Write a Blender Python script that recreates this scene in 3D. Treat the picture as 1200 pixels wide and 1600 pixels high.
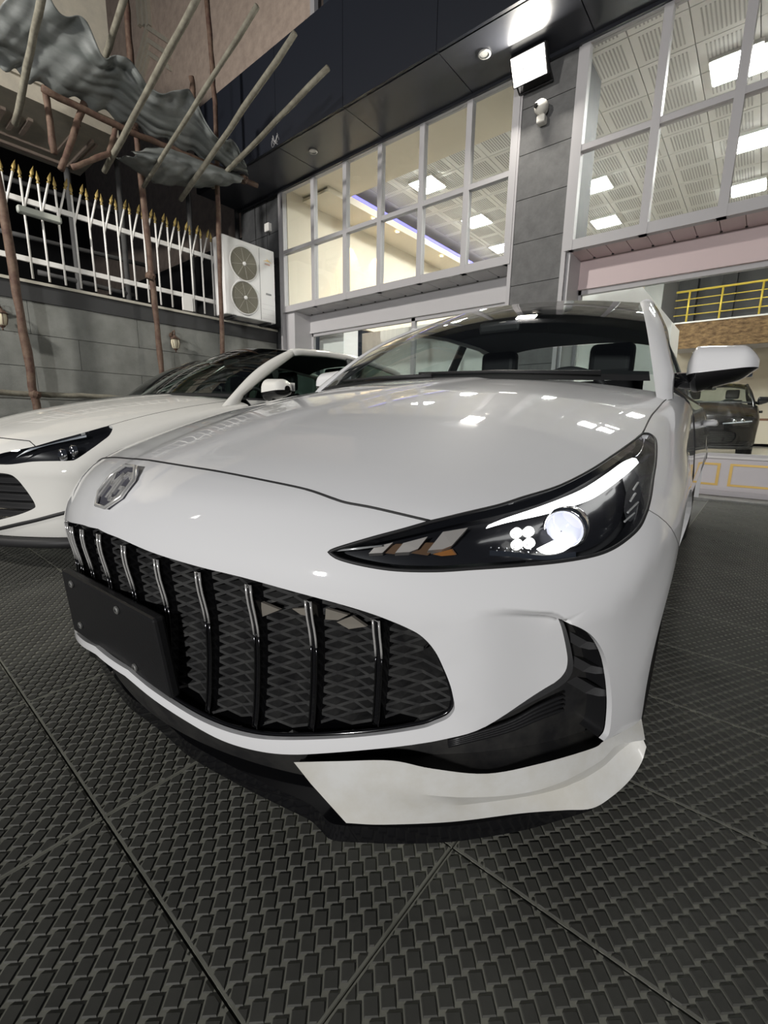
import bpy, math, random
import numpy as np
from mathutils import Matrix, Vector
from mathutils.geometry import delaunay_2d_cdt
random.seed(7); np.random.seed(7)
for o in list(bpy.data.objects): bpy.data.objects.remove(o)
SC = bpy.context.scene
COL = SC.collection
# ------------------------------------------------------------------ camera
CAMZ = .85; FPX = 696.956
def cam_rows(yaw, pitch, roll):
    f = np.array([-math.sin(yaw)*math.cos(pitch), math.cos(yaw)*math.cos(pitch), -math.sin(pitch)])
    r = np.array([math.cos(yaw), math.sin(yaw), 0.]); u = np.cross(r, f)
    r2 = r*math.cos(roll)+u*math.sin(roll); u2 = np.cross(r2, f)
    return np.array([r2, -u2, f])
RM = cam_rows(math.radians(39.5415), math.radians(11.5455), math.radians(1.0081))
CAM = np.array([0, 0, CAMZ])
cd = bpy.data.cameras.new('camera'); cam = bpy.data.objects.new('camera', cd); COL.objects.link(cam)
cd.sensor_fit = 'VERTICAL'; cd.sensor_height = 36; cd.lens = FPX/1600*36; cd.clip_start = .02
m = Matrix.Identity(4)
for i in range(3): m[i][0] = RM[0][i]; m[i][1] = -RM[1][i]; m[i][2] = -RM[2][i]
m[2][3] = CAMZ
cam.matrix_world = m; SC.camera = cam
# ------------------------------------------------------------------ world, lights, exposure
w = bpy.data.worlds.new('night_sky'); SC.world = w; w.use_nodes = True
w.node_tree.nodes['Background'].inputs[0].default_value = (.55, .62, .75, 1); w.node_tree.nodes['Background'].inputs[1].default_value = .045
SC.view_settings.view_transform = 'Standard'; SC.view_settings.look = 'None'; SC.view_settings.gamma = 1
SC.view_settings.use_curve_mapping = False; SC.view_settings.exposure = 0.0
def area(name, loc, target, size, power, color=(1, 1, 1), sy=None, spread=180):
    l = bpy.data.lights.new(name, 'AREA'); l.energy = power; l.size = size; l.color = color; l.spread = math.radians(spread)
    if sy: l.shape = 'RECTANGLE'; l.size_y = sy
    o = bpy.data.objects.new(name, l); COL.objects.link(o); o.location = loc
    o.rotation_euler = (Vector(target)-Vector(loc)).to_track_quat('-Z', 'Y').to_euler(); return o
area('street_floodlight', (2.2, -9, 3.4), (-3.0, 3, 1.6), .5, 800, (1, .985, .965))
area('street_lamp', (-5.6, -5.5, 6.2), (-8.6, 4, 3.6), .5, 420, (1, .96, .90), spread=110)
# ------------------------------------------------------------------ materials
MATS = {}
def mat(name, col, rough=.5, metal=0, emit=None, es=0, coat=0, spec=.5, noise=None, nscale=8, bump=0, bscale=40, alpha=None, ior=1.45, stretch=(1, 1, 1), trans=0):
    if name in MATS: return MATS[name]
    m = bpy.data.materials.new(name); m.use_nodes = True; nt = m.node_tree; b = nt.nodes['Principled BSDF']
    b.inputs['Base Color'].default_value = (*col, 1); b.inputs['Roughness'].default_value = rough; b.inputs['Metallic'].default_value = metal
    b.inputs['Specular IOR Level'].default_value = spec; b.inputs['Coat Weight'].default_value = coat; b.inputs['Coat Roughness'].default_value = .03
    b.inputs['IOR'].default_value = ior; b.inputs['Transmission Weight'].default_value = trans
    if emit: b.inputs['Emission Color'].default_value = (*emit, 1); b.inputs['Emission Strength'].default_value = es
    tc = None
    if noise or bump:
        tc = nt.nodes.new('ShaderNodeTexCoord'); mp = nt.nodes.new('ShaderNodeMapping'); mp.inputs['Scale'].default_value = stretch
        nt.links.new(tc.outputs['Object'], mp.inputs[0])
    if noise:
        n = nt.nodes.new('ShaderNodeTexNoise'); n.inputs['Scale'].default_value = nscale; n.inputs['Detail'].default_value = 6; n.inputs['Roughness'].default_value = .65
        r = nt.nodes.new('ShaderNodeValToRGB'); r.color_ramp.elements[0].color = (*col, 1); r.color_ramp.elements[1].color = (*noise, 1)
        r.color_ramp.elements[0].position = .35; r.color_ramp.elements[1].position = .65
        nt.links.new(mp.outputs[0], n.inputs['Vector']); nt.links.new(n.outputs[0], r.inputs[0]); nt.links.new(r.outputs[0], b.inputs['Base Color'])
    if bump:
        n = nt.nodes.new('ShaderNodeTexNoise'); n.inputs['Scale'].default_value = bscale; n.inputs['Detail'].default_value = 5
        bp = nt.nodes.new('ShaderNodeBump'); bp.inputs['Strength'].default_value = bump; bp.inputs['Distance'].default_value = .01
        nt.links.new(mp.outputs[0], n.inputs['Vector']); nt.links.new(n.outputs[0], bp.inputs['Height']); nt.links.new(bp.outputs[0], b.inputs['Normal'])
    MATS[name] = m; return m
def glass(name, tint, refl=.08, rough=.0, ior=1.5):
    """thin sheet glass: tinted see-through plus Fresnel reflection"""
    m = bpy.data.materials.new(name); m.use_nodes = True; nt = m.node_tree; nt.nodes.clear()
    o = nt.nodes.new('ShaderNodeOutputMaterial'); t = nt.nodes.new('ShaderNodeBsdfTransparent'); g = nt.nodes.new('ShaderNodeBsdfGlossy')
    f = nt.nodes.new('ShaderNodeFresnel'); x = nt.nodes.new('ShaderNodeMixShader'); f.inputs[0].default_value = ior
    t.inputs[0].default_value = (*tint, 1); g.inputs['Roughness'].default_value = rough; g.inputs['Color'].default_value = (1, 1, 1, 1)
    gm = nt.nodes.new('ShaderNodeNewGeometry'); iv = nt.nodes.new('ShaderNodeMath'); iv.operation = 'SUBTRACT'; iv.inputs[0].default_value = 1; nt.links.new(gm.outputs['Backfacing'], iv.inputs[1])
    mu = nt.nodes.new('ShaderNodeMath'); mu.operation = 'MULTIPLY'; nt.links.new(f.outputs[0], mu.inputs[0]); nt.links.new(iv.outputs[0], mu.inputs[1])
    nt.links.new(mu.outputs[0], x.inputs[0]); nt.links.new(t.outputs[0], x.inputs[1]); nt.links.new(g.outputs[0], x.inputs[2]); nt.links.new(x.outputs[0], o.inputs[0])
    MATS[name] = m; return m
PAINT = mat('white_paint', (.80, .80, .81), .5, coat=1.0, spec=.15)
PAINT2 = mat('pearl_white_paint', (.78, .77, .73), .5, coat=1.0, spec=.15)
DARKPAINT = mat('dark_paint', (.018, .018, .02), .2, coat=1.0)
GLOSSBLK = mat('gloss_black', (.006, .006, .007), .12, coat=.6)
BLKPL = mat('black_plastic', (.012, .012, .013), .42, bump=.05, bscale=160)
DUSTPL = mat('dusty_black_plastic', (.014, .014, .015), .5, noise=(.035, .034, .032), nscale=14)
SATBLK = mat('matte_black', (.02, .02, .021), .55)
CHROME = mat('chrome', (.78, .78, .8), .08, metal=1)
BRIGHT = mat('bright_trim', (.80, .79, .77), .2, metal=.55, coat=.5)
SILVER = mat('silver_plastic', (.55, .54, .52), .3, metal=.6)
RUBBER = mat('tyre_rubber', (.015, .015, .015), .7)
AMBER = mat('amber', (.30, .12, .03), .35)
CARGLASS = glass('windshield_glass', (.72, .77, .76), ior=1.55)
LENS = glass('headlight_lens', (.93, .95, .97), ior=1.45)
WINGLASS = glass('window_glass', (.94, .96, .95), ior=1.5)
GLOWW = mat('led_white', (1, 1, 1), .4, emit=(1, .985, .95), es=4)
GLOWP = mat('projector_glow', (1, 1, 1), .4, emit=(1, .99, .93), es=5)
GLOWL = mat('projector_lens_glow', (.5, .5, .55), .1, emit=(.80, .82, 1), es=.75, coat=1)
DIRTYW = mat('dusty_white_paint', (.78, .78, .76), .35, noise=(.68, .66, .60), nscale=9, coat=.5)
# ------------------------------------------------------------------ geometry helpers
def setp(o, label=None, cat=None, group=None, kind=None):
    if label: o['label'] = label
    if cat: o['category'] = cat
    if group: o['group'] = group
    if kind: o['kind'] = kind
    return o
def empty(name, loc=(0, 0, 0), rz=0, label=None, cat=None, group=None, kind=None):
    o = bpy.data.objects.new(name, None); COL.objects.link(o); o.location = loc; o.rotation_euler = (0, 0, rz); o.empty_display_size = .1
    return setp(o, label, cat, group, kind)
def link(name, me, parent=None, mt=None):
    o = bpy.data.objects.new(name, me); COL.objects.link(o)
    if parent: o.parent = parent
    if mt and not me.materials: me.materials.append(mt)
    return o
class MB:
    def __init__(s): s.v = []; s.f = []; s.n = 0
    def add(s, v, f):
        k = len(s.v); s.v += [tuple(map(float, p)) for p in v]; s.f += [tuple(i+k for i in q) for q in f]; return s
    def box(s, x0, x1, y0, y1, z0, z1):
        return s.add([(x0, y0, z0), (x1, y0, z0), (x1, y1, z0), (x0, y1, z0), (x0, y0, z1), (x1, y0, z1), (x1, y1, z1), (x0, y1, z1)],
                     [(0, 3, 2, 1), (4, 5, 6, 7), (0, 1, 5, 4), (1, 2, 6, 5), (2, 3, 7, 6), (3, 0, 4, 7)])
    def tube(s, path, r, n=8, closed=False, cap=True):
        P = [np.array(p, float) for p in path]; N = len(P); rr = r if hasattr(r, '__len__') else [r]*N
        rings = []; up = None
        for i in range(N):
            a = P[(i-1) % N] if (closed or i > 0) else P[i]; b = P[(i+1) % N] if (closed or i < N-1) else P[i]
            t = b-a; t = t/(np.linalg.norm(t)+1e-12)
            if up is None: up = np.array([0, 0, 1.]) if abs(t[2]) < .9 else np.array([1., 0, 0])
            u = up-t*(up@t); u /= np.linalg.norm(u)+1e-12; w_ = np.cross(t, u); up = u
            rings.append([P[i]+rr[i]*(u*math.cos(q)+w_*math.sin(q)) for q in (2*math.pi*k/n for k in range(n))])
        v = [p for r_ in rings for p in r_]; f = []
        for i in range(N if closed else N-1):
            j = (i+1) % N
            for k in range(n): f.append((i*n+k, i*n+(k+1) % n, j*n+(k+1) % n, j*n+k))
        if cap and not closed: f.append(tuple(range(n))[::-1]); f.append(tuple((N-1)*n+k for k in range(n)))
        return s.add(v, f)
    def bar(s, a, b, wd, h):
        """square bar between two points"""
        return s.tube([a, b], [wd*.7071]*2, 4) if wd == h else s.tube([a, b], max(wd, h)*.6, 4)
    def lathe(s, prof, axis_o, axis_d, n=24, cap=True):
        d = np.array(axis_d, float); d /= np.linalg.norm(d); u = np.cross(d, [0, 0, 1.] if abs(d[2]) < .9 else [1., 0, 0]); u /= np.linalg.norm(u); w_ = np.cross(d, u); o = np.array(axis_o, float)
        v = []; f = []; N = len(prof)
        for (r, h) in prof:
            for k in range(n): q = 2*math.pi*k/n; v.append(o+d*h+r*(u*math.cos(q)+w_*math.sin(q)))
        for i in range(N-1):
            for k in range(n): f.append((i*n+k, i*n+(k+1) % n, (i+1)*n+(k+1) % n, (i+1)*n+k))
        if cap: f.append(tuple(range(n))[::-1]); f.append(tuple((N-1)*n+k for k in range(n)))
        return s.add(v, f)
    def prism(s, poly, d):
        """3-D polygon swept by vector d"""
        n = len(poly); P = [np.array(p, float) for p in poly]; d = np.array(d, float)
        return s.add(P+[p+d for p in P], [tuple(range(n))[::-1], tuple(range(n, 2*n))]+[(i, (i+1) % n, n+(i+1) % n, n+i) for i in range(n)])
    def grid(s, G, closed_u=False):
        nr = len(G); nc = len(G[0]); v = [p for r in G for p in r]
        return s.add(v, [(i*nc+j, i*nc+(j+1) % nc, (i+1)*nc+(j+1) % nc, (i+1)*nc+j) for i in range(nr-1) for j in range(nc if closed_u else nc-1)])
    def mesh(s, name, mt=None, smooth=False, angle=None):
        me = bpy.data.meshes.new(name); me.from_pydata(s.v, [], s.f); me.update()
        if mt: me.materials.append(mt)
        if smooth: me.shade_smooth()
        if angle is not None: me.shade_smooth(); me.set_sharp_from_angle(angle=math.radians(angle))
        return me
    def build(s, name, mt, parent=None, smooth=False, angle=None, **k):
        o = link(name, s.mesh(name, mt, smooth, angle), parent); return setp(o, **k)
def boxo(name, b, mt, parent=None, **k): return MB().box(*b).build(name, mt, parent, **k)
def bevel(o, w_=.005, seg=2):
    md = o.modifiers.new('bevel', 'BEVEL'); md.width = w_; md.segments = seg; md.limit_method = 'ANGLE'; md.angle_limit = math.radians(40); return o
def copy_tree(o, parent=None):
    c = o.copy(); COL.objects.link(c); c.parent = parent
    for ch in [q for q in ALLCH(o)]: copy_tree(ch, c)
    return c
def ALLCH(o): return [q for q in COL.objects if q.parent == o]
def rays(P):
    P = np.atleast_2d(np.array(P, float)); v = np.stack([(P[:, 0]-600)/FPX, (P[:, 1]-800)/FPX, np.ones(len(P))], 1)@RM
    return v/np.linalg.norm(v, axis=1)[:, None]
def at(px, py, ax, val):
    """a surveyed sight line met with the plane axis = value: gives the real-world point"""
    d = rays([(px, py)])[0]; i = 'xyz'.index(ax); return CAM+d*((val-CAM[i])/d[i])
# ================================================================== SETTING
YC, YB, WX = 6.4, 6.9, -8.4         # facade front plane, recessed shopfront plane, boundary wall plane
STONE = mat('grey_stone', (.15, .155, .142), .75, noise=(.20, .205, .19), nscale=3.5, bump=.25, bscale=90)
DSTONE = mat('dark_stone', (.05, .052, .055), .6, noise=(.075, .077, .08), nscale=5, bump=.2, bscale=120)
FRAME = mat('window_frame', (.42, .41, .42), .45)
BLACKP = mat('canopy_panel', (.035, .037, .045), .3, spec=.5)
BLACKF = mat('canopy_fascia_panel', (.012, .014, .02), .4, spec=.35)
CEILW = mat('ceiling_white', (.78, .78, .76), .7)
CREAM = mat('cream_wall', (.72, .66, .54), .7)
PINK = mat('pinkish_lintel', (.62, .50, .50), .45)
GREYL = mat('grey_lintel', (.50, .49, .50), .45)
GOLD = mat('gold_trim', (.62, .42, .13), .35, metal=.4)
YELLOW = mat('yellow_metal', (.80, .62, .10), .35, metal=.3)
WHITE = mat('white_enamel', (.72, .71, .68), .4)
RUST = mat('rusty_pipe', (.06, .028, .02), .75, noise=(.12, .08, .055), nscale=9, bump=.3)
WOOD = mat('weathered_pole', (.20, .19, .15), .8, noise=(.12, .11, .085), nscale=10, bump=.3)
BEIGE = mat('beige_stone', (.50, .40, .33), .8, noise=(.38, .30, .25), nscale=5, bump=1.0, bscale=9)
BEIGE2 = mat('beige_plaster', (.45, .41, .33), .8, noise=(.38, .35, .29), nscale=6)
DARKV = mat('painted_dark', (.02, .02, .02), .9)  # near-black: darkness of the fence gap put into the colour; also canopy core
# ---- floor
boxo('floor', (-12, 5, -3, 19, -.25, -.02), mat('concrete', (.10, .10, .095), .8, noise=(.075, .075, .07), nscale=4), kind='structure')
FLOOR = COL.objects['floor']
boxo('trim_1', (WX, 5, YB-.42, YB, -.02, .015), mat('kerb_concrete', (.30, .30, .29), .7, noise=(.22, .22, .21), nscale=9), kind='structure')
# rubber mats: dusty base with raised staggered blocks
MW, MD = .612, .433
def mat_mesh():
    b = MB().box(.002, MW-.002, .002, MD-.002, -.02, -.003)
    def clip(P, ax, val, sg):
        out = []
        for k in range(len(P)):
            p, q = P[k], P[(k+1) % len(P)]; dp, dq = sg*(p[ax]-val), sg*(q[ax]-val)
            if dp >= 0: out.append(p)
            if dp*dq < 0: t = dp/(dp-dq); out.append((p[0]+(q[0]-p[0])*t, p[1]+(q[1]-p[1])*t))
        return out
    cr, sr = math.cos(math.radians(43)), math.sin(math.radians(43))
    for i in range(-22, 44):
        for j in range(-26, 26):
            cx_, cy_ = i*.0262-j*.0078, i*.0085+j*.0292; c2 = (cx_*cr-cy_*sr, cx_*sr+cy_*cr)
            if not (-.02 < c2[0] < MW+.02 and -.02 < c2[1] < MD+.02): continue
            P = [((cx_+u*.0112)*cr-(cy_+v*.0128)*sr, (cx_+u*.0112)*sr+(cy_+v*.0128)*cr) for u, v in ((-1, -1), (1, -1), (1, 1), (-1, 1))]
            for ax, val, sg in ((0, .006, 1), (0, MW-.006, -1), (1, .006, 1), (1, MD-.006, -1)):
                P = clip(P, ax, val, sg)
                if len(P) < 3: break
            if len(P) < 3: continue
            mx_, my_ = sum(p[0] for p in P)/len(P), sum(p[1] for p in P)/len(P); n_ = len(P)
            T = [(mx_+(p[0]-mx_)*.87, my_+(p[1]-my_)*.87, -.0006) for p in P]
            b.add([(p[0], p[1], -.003) for p in P]+T, [tuple(range(n_, 2*n_))]+[(k, (k+1) % n_, n_+(k+1) % n_, n_+k) for k in range(n_)])
    return b
MATB = mat('rubber_mat_dust', (.26, .26, .22), .8, noise=(.18, .18, .15), nscale=7)
MATT = mat('rubber_mat_black', (.08, .08, .071), .7, noise=(.055, .055, .049), nscale=6)
mb = mat_mesh(); MM = mb.mesh('floor_mat', MATB); MM.materials.append(MATT)
for p in MM.polygons:
    if p.index >= 6: p.material_index = 1
y0 = .29*.85-2*MD; row = 0; nm = 0
y = y0-MD
while y < YB-.42-MD*.2:
    off = (-.43*.85) % MW
    x = -8.3+((off-(-8.3)) % MW)-MW
    while x < 1.9:
        cxx, cyy = x+MW/2, y+MD/2
        hidden = (cyy < -.35 and abs(cxx) > 1.6) or (cyy > 1.2 and (-1.72 < cxx < -.45 or -4.3 < cxx < -3.0 or cxx < -5.2)) or cxx < -7.9 or (cyy < .1 and cxx < -2.6)
        if not hidden:
            o = link('floor_mat', MM, FLOOR); o.location = (x, y, 0); nm += 1
        x += MW
    y += MD; row += 1
print('MATS', nm)
# ---- left boundary wall
wl = boxo('wall_left', (WX-.3, WX-.02, -2, YC, 0, 2.44), STONE, kind='structure')
zs = [0, .16, .62, 1.08, 1.545, 2.005, 2.465]
pm = {}
for r in range(len(zs)-1):
    hh = zs[r+1]-zs[r]-.008; yy = -1.9-(r % 2)*.6
    me = MB().box(-.02, .012, .003, 1.497, 0, hh).mesh('stone_panel', STONE)
    while yy < YC-.2:
        L = min(1.497, YC-.01-yy)
        o = link('stone_panel', me, wl); o.location = (WX-.01, yy, zs[r]+.004); o.scale = (1, L/1.497, 1); yy += 1.5
boxo('dark_band', (WX-.02, WX+.02, -2, YC, 2.465, 2.70), mat('slate', (.035, .036, .037), .6), wl)
boxo('coping', (WX-.3, WX+.05, -2, YC, 2.70, 2.74), mat('pale_coping', (.42, .40, .34), .6), wl)
# ---- facade: columns, canopy, windows
def stone_column(name, x0, x1, zt):
    o = boxo(name, (x0+.02, x1-.02, YC+.015, YB+.3, 0, zt), DSTONE, kind='structure')
    z = .05
    while z < zt-.05:
        h = min(.54, zt-z); boxo('stone_panel', (x0+.04, x1-.04, YC, YC+.03, z+.004, z+h-.004), STONE2, o); z += .54
    for xx in (x0, x1-.055): boxo('corner_trim', (xx, xx+.055, YC-.02, YC+.03, 0, zt), FRAME, o)
    return o
STONE2 = mat('pillar_stone', (.135, .135, .135), .6, noise=(.10, .10, .10), nscale=7, bump=.2, bscale=110)
stone_column('wall_pillar', -3.08, -2.28, 5.35)
pl_ = boxo('wall_pilaster', (-9.6, -8.15, YC+.03, YB+.3, 0, 5.35), DSTONE, kind='structure')
for z in np.arange(2.8, 5.3, .62): 
    for xx in (-9.55, -9.02, -8.62): boxo('stone_panel', (xx, xx+(.50 if xx < -9.3 else .38 if xx < -8.9 else .42), YC, YC+.04, z+.005, min(z+.615, 5.34)), DSTONE, pl_)
boxo('corner_trim', (-8.19, -8.13, YC-.04, YC+.05, 0, 5.35), CHROME if False else FRAME, pl_)
# canopy
cn = empty('canopy', (-2.5, 5.9, 5.35), label='black panelled canopy projecting above the showroom windows', cat='canopy')
def kid(o): o.parent = cn; o.location = Vector(o.location)-cn.location; return o
for i, (a, b) in enumerate(zip([-9.6, -6.95, -5.38, -3.75, -2.15, -.55, 1.05], [-6.95, -5.38, -3.75, -2.15, -.55, 1.05, 4.])):
    kid(boxo('soffit_panel', (a+.006, b-.006, 5.44, YC+.02, 5.35, 5.40), BLACKP))
    kid(boxo('fascia_panel', (a+.004, b-.004, 5.40, 5.46, 5.35, 6.77), BLACKF))
kid(boxo('canopy_core', (-9.6, 4, 5.46, 6.38, 5.40, 6.75), DARKV))
kid(boxo('drip_edge', (-9.6, 4, YC-.07, YC-.02, 5.31, 5.35), BLACKP))
def downlight(px, py):
    p = at(px, py, 'z', 5.345); e = empty('downlight', p, label=None)
    MB().lathe([(.075, 0), (.08, -.012), (.06, -.014)], (0, 0, 0), (0, 0, 1), 20, cap=False).build('bezel', WHITE, e, smooth=True)
    MB().lathe([(.058, -.004), (.03, -.006)], (0, 0, 0), (0, 0, 1), 16).build('bulb', mat('bulb_off', (.5, .5, .48), .3), e)
    return e
setp(downlight(489, 236), 'small round white downlight in the canopy above the leftmost panes', 'downlight', 'canopy downlights')
setp(downlight(757, 84), 'small round white downlight in the canopy beside the floodlight', 'downlight', 'canopy downlights')
# upper windows
def big_window(name, xs, zt, zm, zb, y):
    o = empty(name, ((xs[0]+xs[-1])/2, y, zb), kind='structure')
    def k(q): q.parent = o; q.location = Vector(q.location)-o.location; return q
    x0, x1 = xs[0], xs[-1]
    for z, hgt in ((zt-.05, .05), (zm-.035, .07), (zb, .12)): k(boxo('frame_rail', (x0, x1, y-.03, y+.06, z, z+hgt), FRAME))
    for i, x in enumerate(xs):
        wd = .045 if 0 < i < len(xs)-1 else .05
        k(boxo('mullion', (x-wd, x+wd, y-.035, y+.065, zb, zt), FRAME))
    for i in range(len(xs)-1):
        for (a, b) in ((zb+.12, zm-.035), (zm+.035, zt-.05)):
            k(boxo('pane', (xs[i]+.045, xs[i+1]-.045, y+.01, y+.016, a, b), WINGLASS))
    return o
big_window('window_1', [-8.10, -7.16, -6.30, -5.48, -4.63, -3.81, -3.10], 5.35, 4.20, 3.05, YC)
big_window('window_2', [-2.25, -1.40, -.65, .12, .9, 1.7, 2.5], 5.35, 4.20, 3.05, YC)
# sill soffits with ribs, lintels, jambs
for (n, x0, x1, mt_, nr) in (('trim_2', -8.10, -3.08, GREYL, 14), ('trim_3', -2.28, 3, PINK, 23)):
    t = boxo(n, (x0, x1, YC+.06, YB+.05, 3.09, 3.12), mt_, kind='structure')
    st = (x1-x0)/nr
    for i in range(nr):
        boxo('soffit_strip', (x0+i*st+.004, x0+(i+1)*st-.004, YC+.07, YB, 3.055, 3.09), mt_, t)
        boxo('rivet', (x0+i*st-.012, x0+i*st+.012, YB-.08, YB-.05, 3.045, 3.056), SATBLK, t)
    boxo('lintel', (x0, x1, YB-.02, YB+.12, 2.70, 3.055), mt_, t)
    boxo('lintel_cap', (x0, x1, YB-.035, YB-.02, 2.68, 2.73), mt_, t)
for n, x0, x1 in (('trim_4', -8.13, -7.85), ('trim_5', -2.30, -2.24), ('trim_6', -3.10, -3.04)):
    boxo(n, (x0, x1, YC+.05, YB+.1, 0, 3.06), GREYL, kind='structure')
# shopfront windows below
def shop(name, xs, zt, y):
    o = empty(name, ((xs[0]+xs[-1])/2, y, .49), kind='structure')
    def k(q): q.parent = o; q.location = Vector(q.location)-o.location; return q
    k(boxo('frame_rail', (xs[0], xs[-1], y-.02, y+.05, zt-.06, zt), FRAME)); k(boxo('frame_rail', (xs[0], xs[-1], y-.02, y+.05, .49, .53), FRAME))
    for x in xs: k(boxo('mullion', (x-.04, x+.04, y-.02, y+.05, .49, zt), FRAME))
    for a, b in zip(xs, xs[1:]): k(boxo('pane', (a+.04, b-.04, y+.01, y+.016, .53, zt-.06), WINGLASS))
shop('window_3', [-7.83, -5.10, -3.10], 2.68, YB+.03)
shop('window_4', [-2.24, 3.4], 2.68, YB+.03)
MB().tube([(-7.9, YB-.1, 0), (-7.9, YB-.1, 2.66)], .03, 10).build('trim_7', WHITE, smooth=True, kind='structure')
# plinth with gold frames
PLI = mat('plinth_paint', (.56, .53, .55), .5)
pn = boxo('wall_plinth', (-7.85, 3.4, YB, YB+.25, 0, .49), PLI, kind='structure')
boxo('plinth_cap', (-7.85, 3.4, YB-.03, YB+.25, .47, .495), mat('plinth_cap', (.66, .64, .64), .35), pn)
boxo('plinth_base', (-7.85, 3.4, YB-.03, YB+.02, 0, .075), PLI, pn)
xr = at(1124, 740, 'y', YB)[0]; xl2 = at(1139, 740, 'y', YB)[0]
for a, b in ((xr-1.3, xr), (xl2, xl2+1.3), (xr-2.75, xr-1.42)):
    g = empty('gold_frame', ((a+b)/2, YB, .12)); g.parent = pn
    for q in ((a, b, .385, .41), (a, b, .135, .16), (a, a+.03, .16, .385), (b-.03, b, .16, .385)):
        o = boxo('frame_strip', (q[0], q[1], YB-.012, YB, q[2], q[3]), GOLD, pn)
    bpy.data.objects.remove(g)
# ---- showroom inside
SF = boxo('floor_showroom', (-8.4, 5, YB+.25, 19, -.02, .28), mat('polished_tile', (.42, .40, .37), .12), kind='structure')
cl = boxo('ceiling', (-8.4, 5, YB-.2, 19, 5.74, 5.85), CEILW, kind='structure')
tm = MB().box(.006, .649, .006, .649, 0, .03)
for k in range(11): tm.box(.10+k*.044, .118+k*.044, .08, .575, -.004, .001)
tme = tm.mesh('ceiling_tile', CEILW); tme.materials.append(mat('tile_slot', (.45, .45, .44), .8)); lx = []
for p in tme.polygons:
    if p.index >= 6: p.material_index = 1
LP = [(745, 343), (785, 385), (668, 286), (930, 287), (947, 344), (1170, 290), (1180, 215), (1152, 96), (1200, 82)]
LPOS = [at(a, b, 'z', 5.70) for a, b in LP]
n = 0
for i in range(15):
    for j in range(15):
        x, yq = -7.25+i*.655, YC+.1+j*.655
        o = link('ceiling_tile', tme, cl); o.location = (x, yq, 5.70); n += 1
LEDP = mat('led_panel', (1, 1, 1), .5, emit=(1, .985, .95), es=105)
e0 = None
for q, p in enumerate(LPOS):
    lab = ['square LED ceiling panel behind the lower right pane of the left window', 'square LED ceiling panel lowest in the left window, next to the pillar', 'square LED ceiling panel above the middle rail of the left window',
           'square LED ceiling panel upper of the two beside the pillar in the right window', 'square LED ceiling panel just above the sill near the pillar in the right window', 'square LED ceiling panel lowest at the right picture edge',
           'square LED ceiling panel in the middle at the right picture edge', 'square LED ceiling panel high in the right window left of its mullion', 'square LED ceiling panel in the topmost right corner of the photo'][q]
    e = empty('ceiling_light', (p[0], p[1], 5.64), label=lab, cat='ceiling light', group='showroom LED panels')
    MB().box(-.29, .29, -.29, .29, .012, .06).build('frame', WHITE, e); MB().box(-.265, .265, -.265, .265, 0, .012).build('diffuser', LEDP, e)
boxo('wall_showroom_left', (-8.16, -8.05, YC+.08, 19, 3.1, 5.8), CREAM, kind='structure')
cv = boxo('trim_8', (-8.05, -7.32, YB, 14, 5.31, 5.36), CREAM, kind='structure')
boxo('cove_lip', (-7.32, -7.28, YB, 14, 5.30, 5.48), CREAM, cv)
boxo('led_strip', (-7.28, -7.262, YB, 14, 5.44, 5.50), mat('blue_led', (.2, .2, 1), .5, emit=(.25, .22, 1), es=1.1), cv)
MB().box(-8.05, -3.0, YC+.05, YB+.6, 5.40, 5.74).build('trim_9', CREAM, kind='structure')
boxo('wall_showroom_back', (-8.4, 5, 18.2, 18.4, 0, 5.8), mat('back_wall_cream', (.66, .60, .49), .7), kind='structure')
boxo('wall_showroom_right', (4.6, 4.8, YB+.3, 19, 0, 5.8), CREAM, kind='structure')
WARM = mat('warm_spot', (1, .8, .5), .5, emit=(1, .72, .35), es=14)
for k, (px, py) in enumerate(((584, 341), (621, 362), (690, 400))):
    p = at(px, py, 'z', 5.295); e = empty('cove_spotlight', p, label=['warm glowing recessed spotlight in the cream cove, brightest of three', 'small recessed spotlight in the cream cove, middle of three', 'small recessed spotlight in the cream cove, farthest of three'][k], cat='spotlight', group='cove spotlights')
    MB().lathe([(.06, 0), (.065, -.01), (.045, -.012)], (0, 0, 0), (0, 0, 1), 16, cap=False).build('bezel', WHITE, e)
    MB().lathe([(.045, -.004), (.02, -.008)], (0, 0, 0), (0, 0, 1), 12).build('bulb', WARM, e)
    l = bpy.data.lights.new('cove_spot_lamp', 'SPOT'); l.energy = 130; l.color = (1, .55, .2); l.spot_size = math.radians(60); lo = bpy.data.objects.new('cove_spot_lamp', l); COL.objects.link(lo); lo.location = (-7.82, p[1], 5.25)
# white hoarding behind the left shopfront
boxo('white_partition', (-7.9, -3.2, 8.6, 8.7, .28, 2.95), mat('partition_white', (.80, .80, .79), .6), label='plain white partition board behind the left shopfront glass', cat='partition')
boxo('white_cabinet', (-7.97, -7.2, 7.25, 7.7, .28, 3.3), mat('partition_white', (.8, .8, .79), .6), label='white box cabinet in the showroom corner behind the leftmost panes', cat='cabinet')
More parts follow.
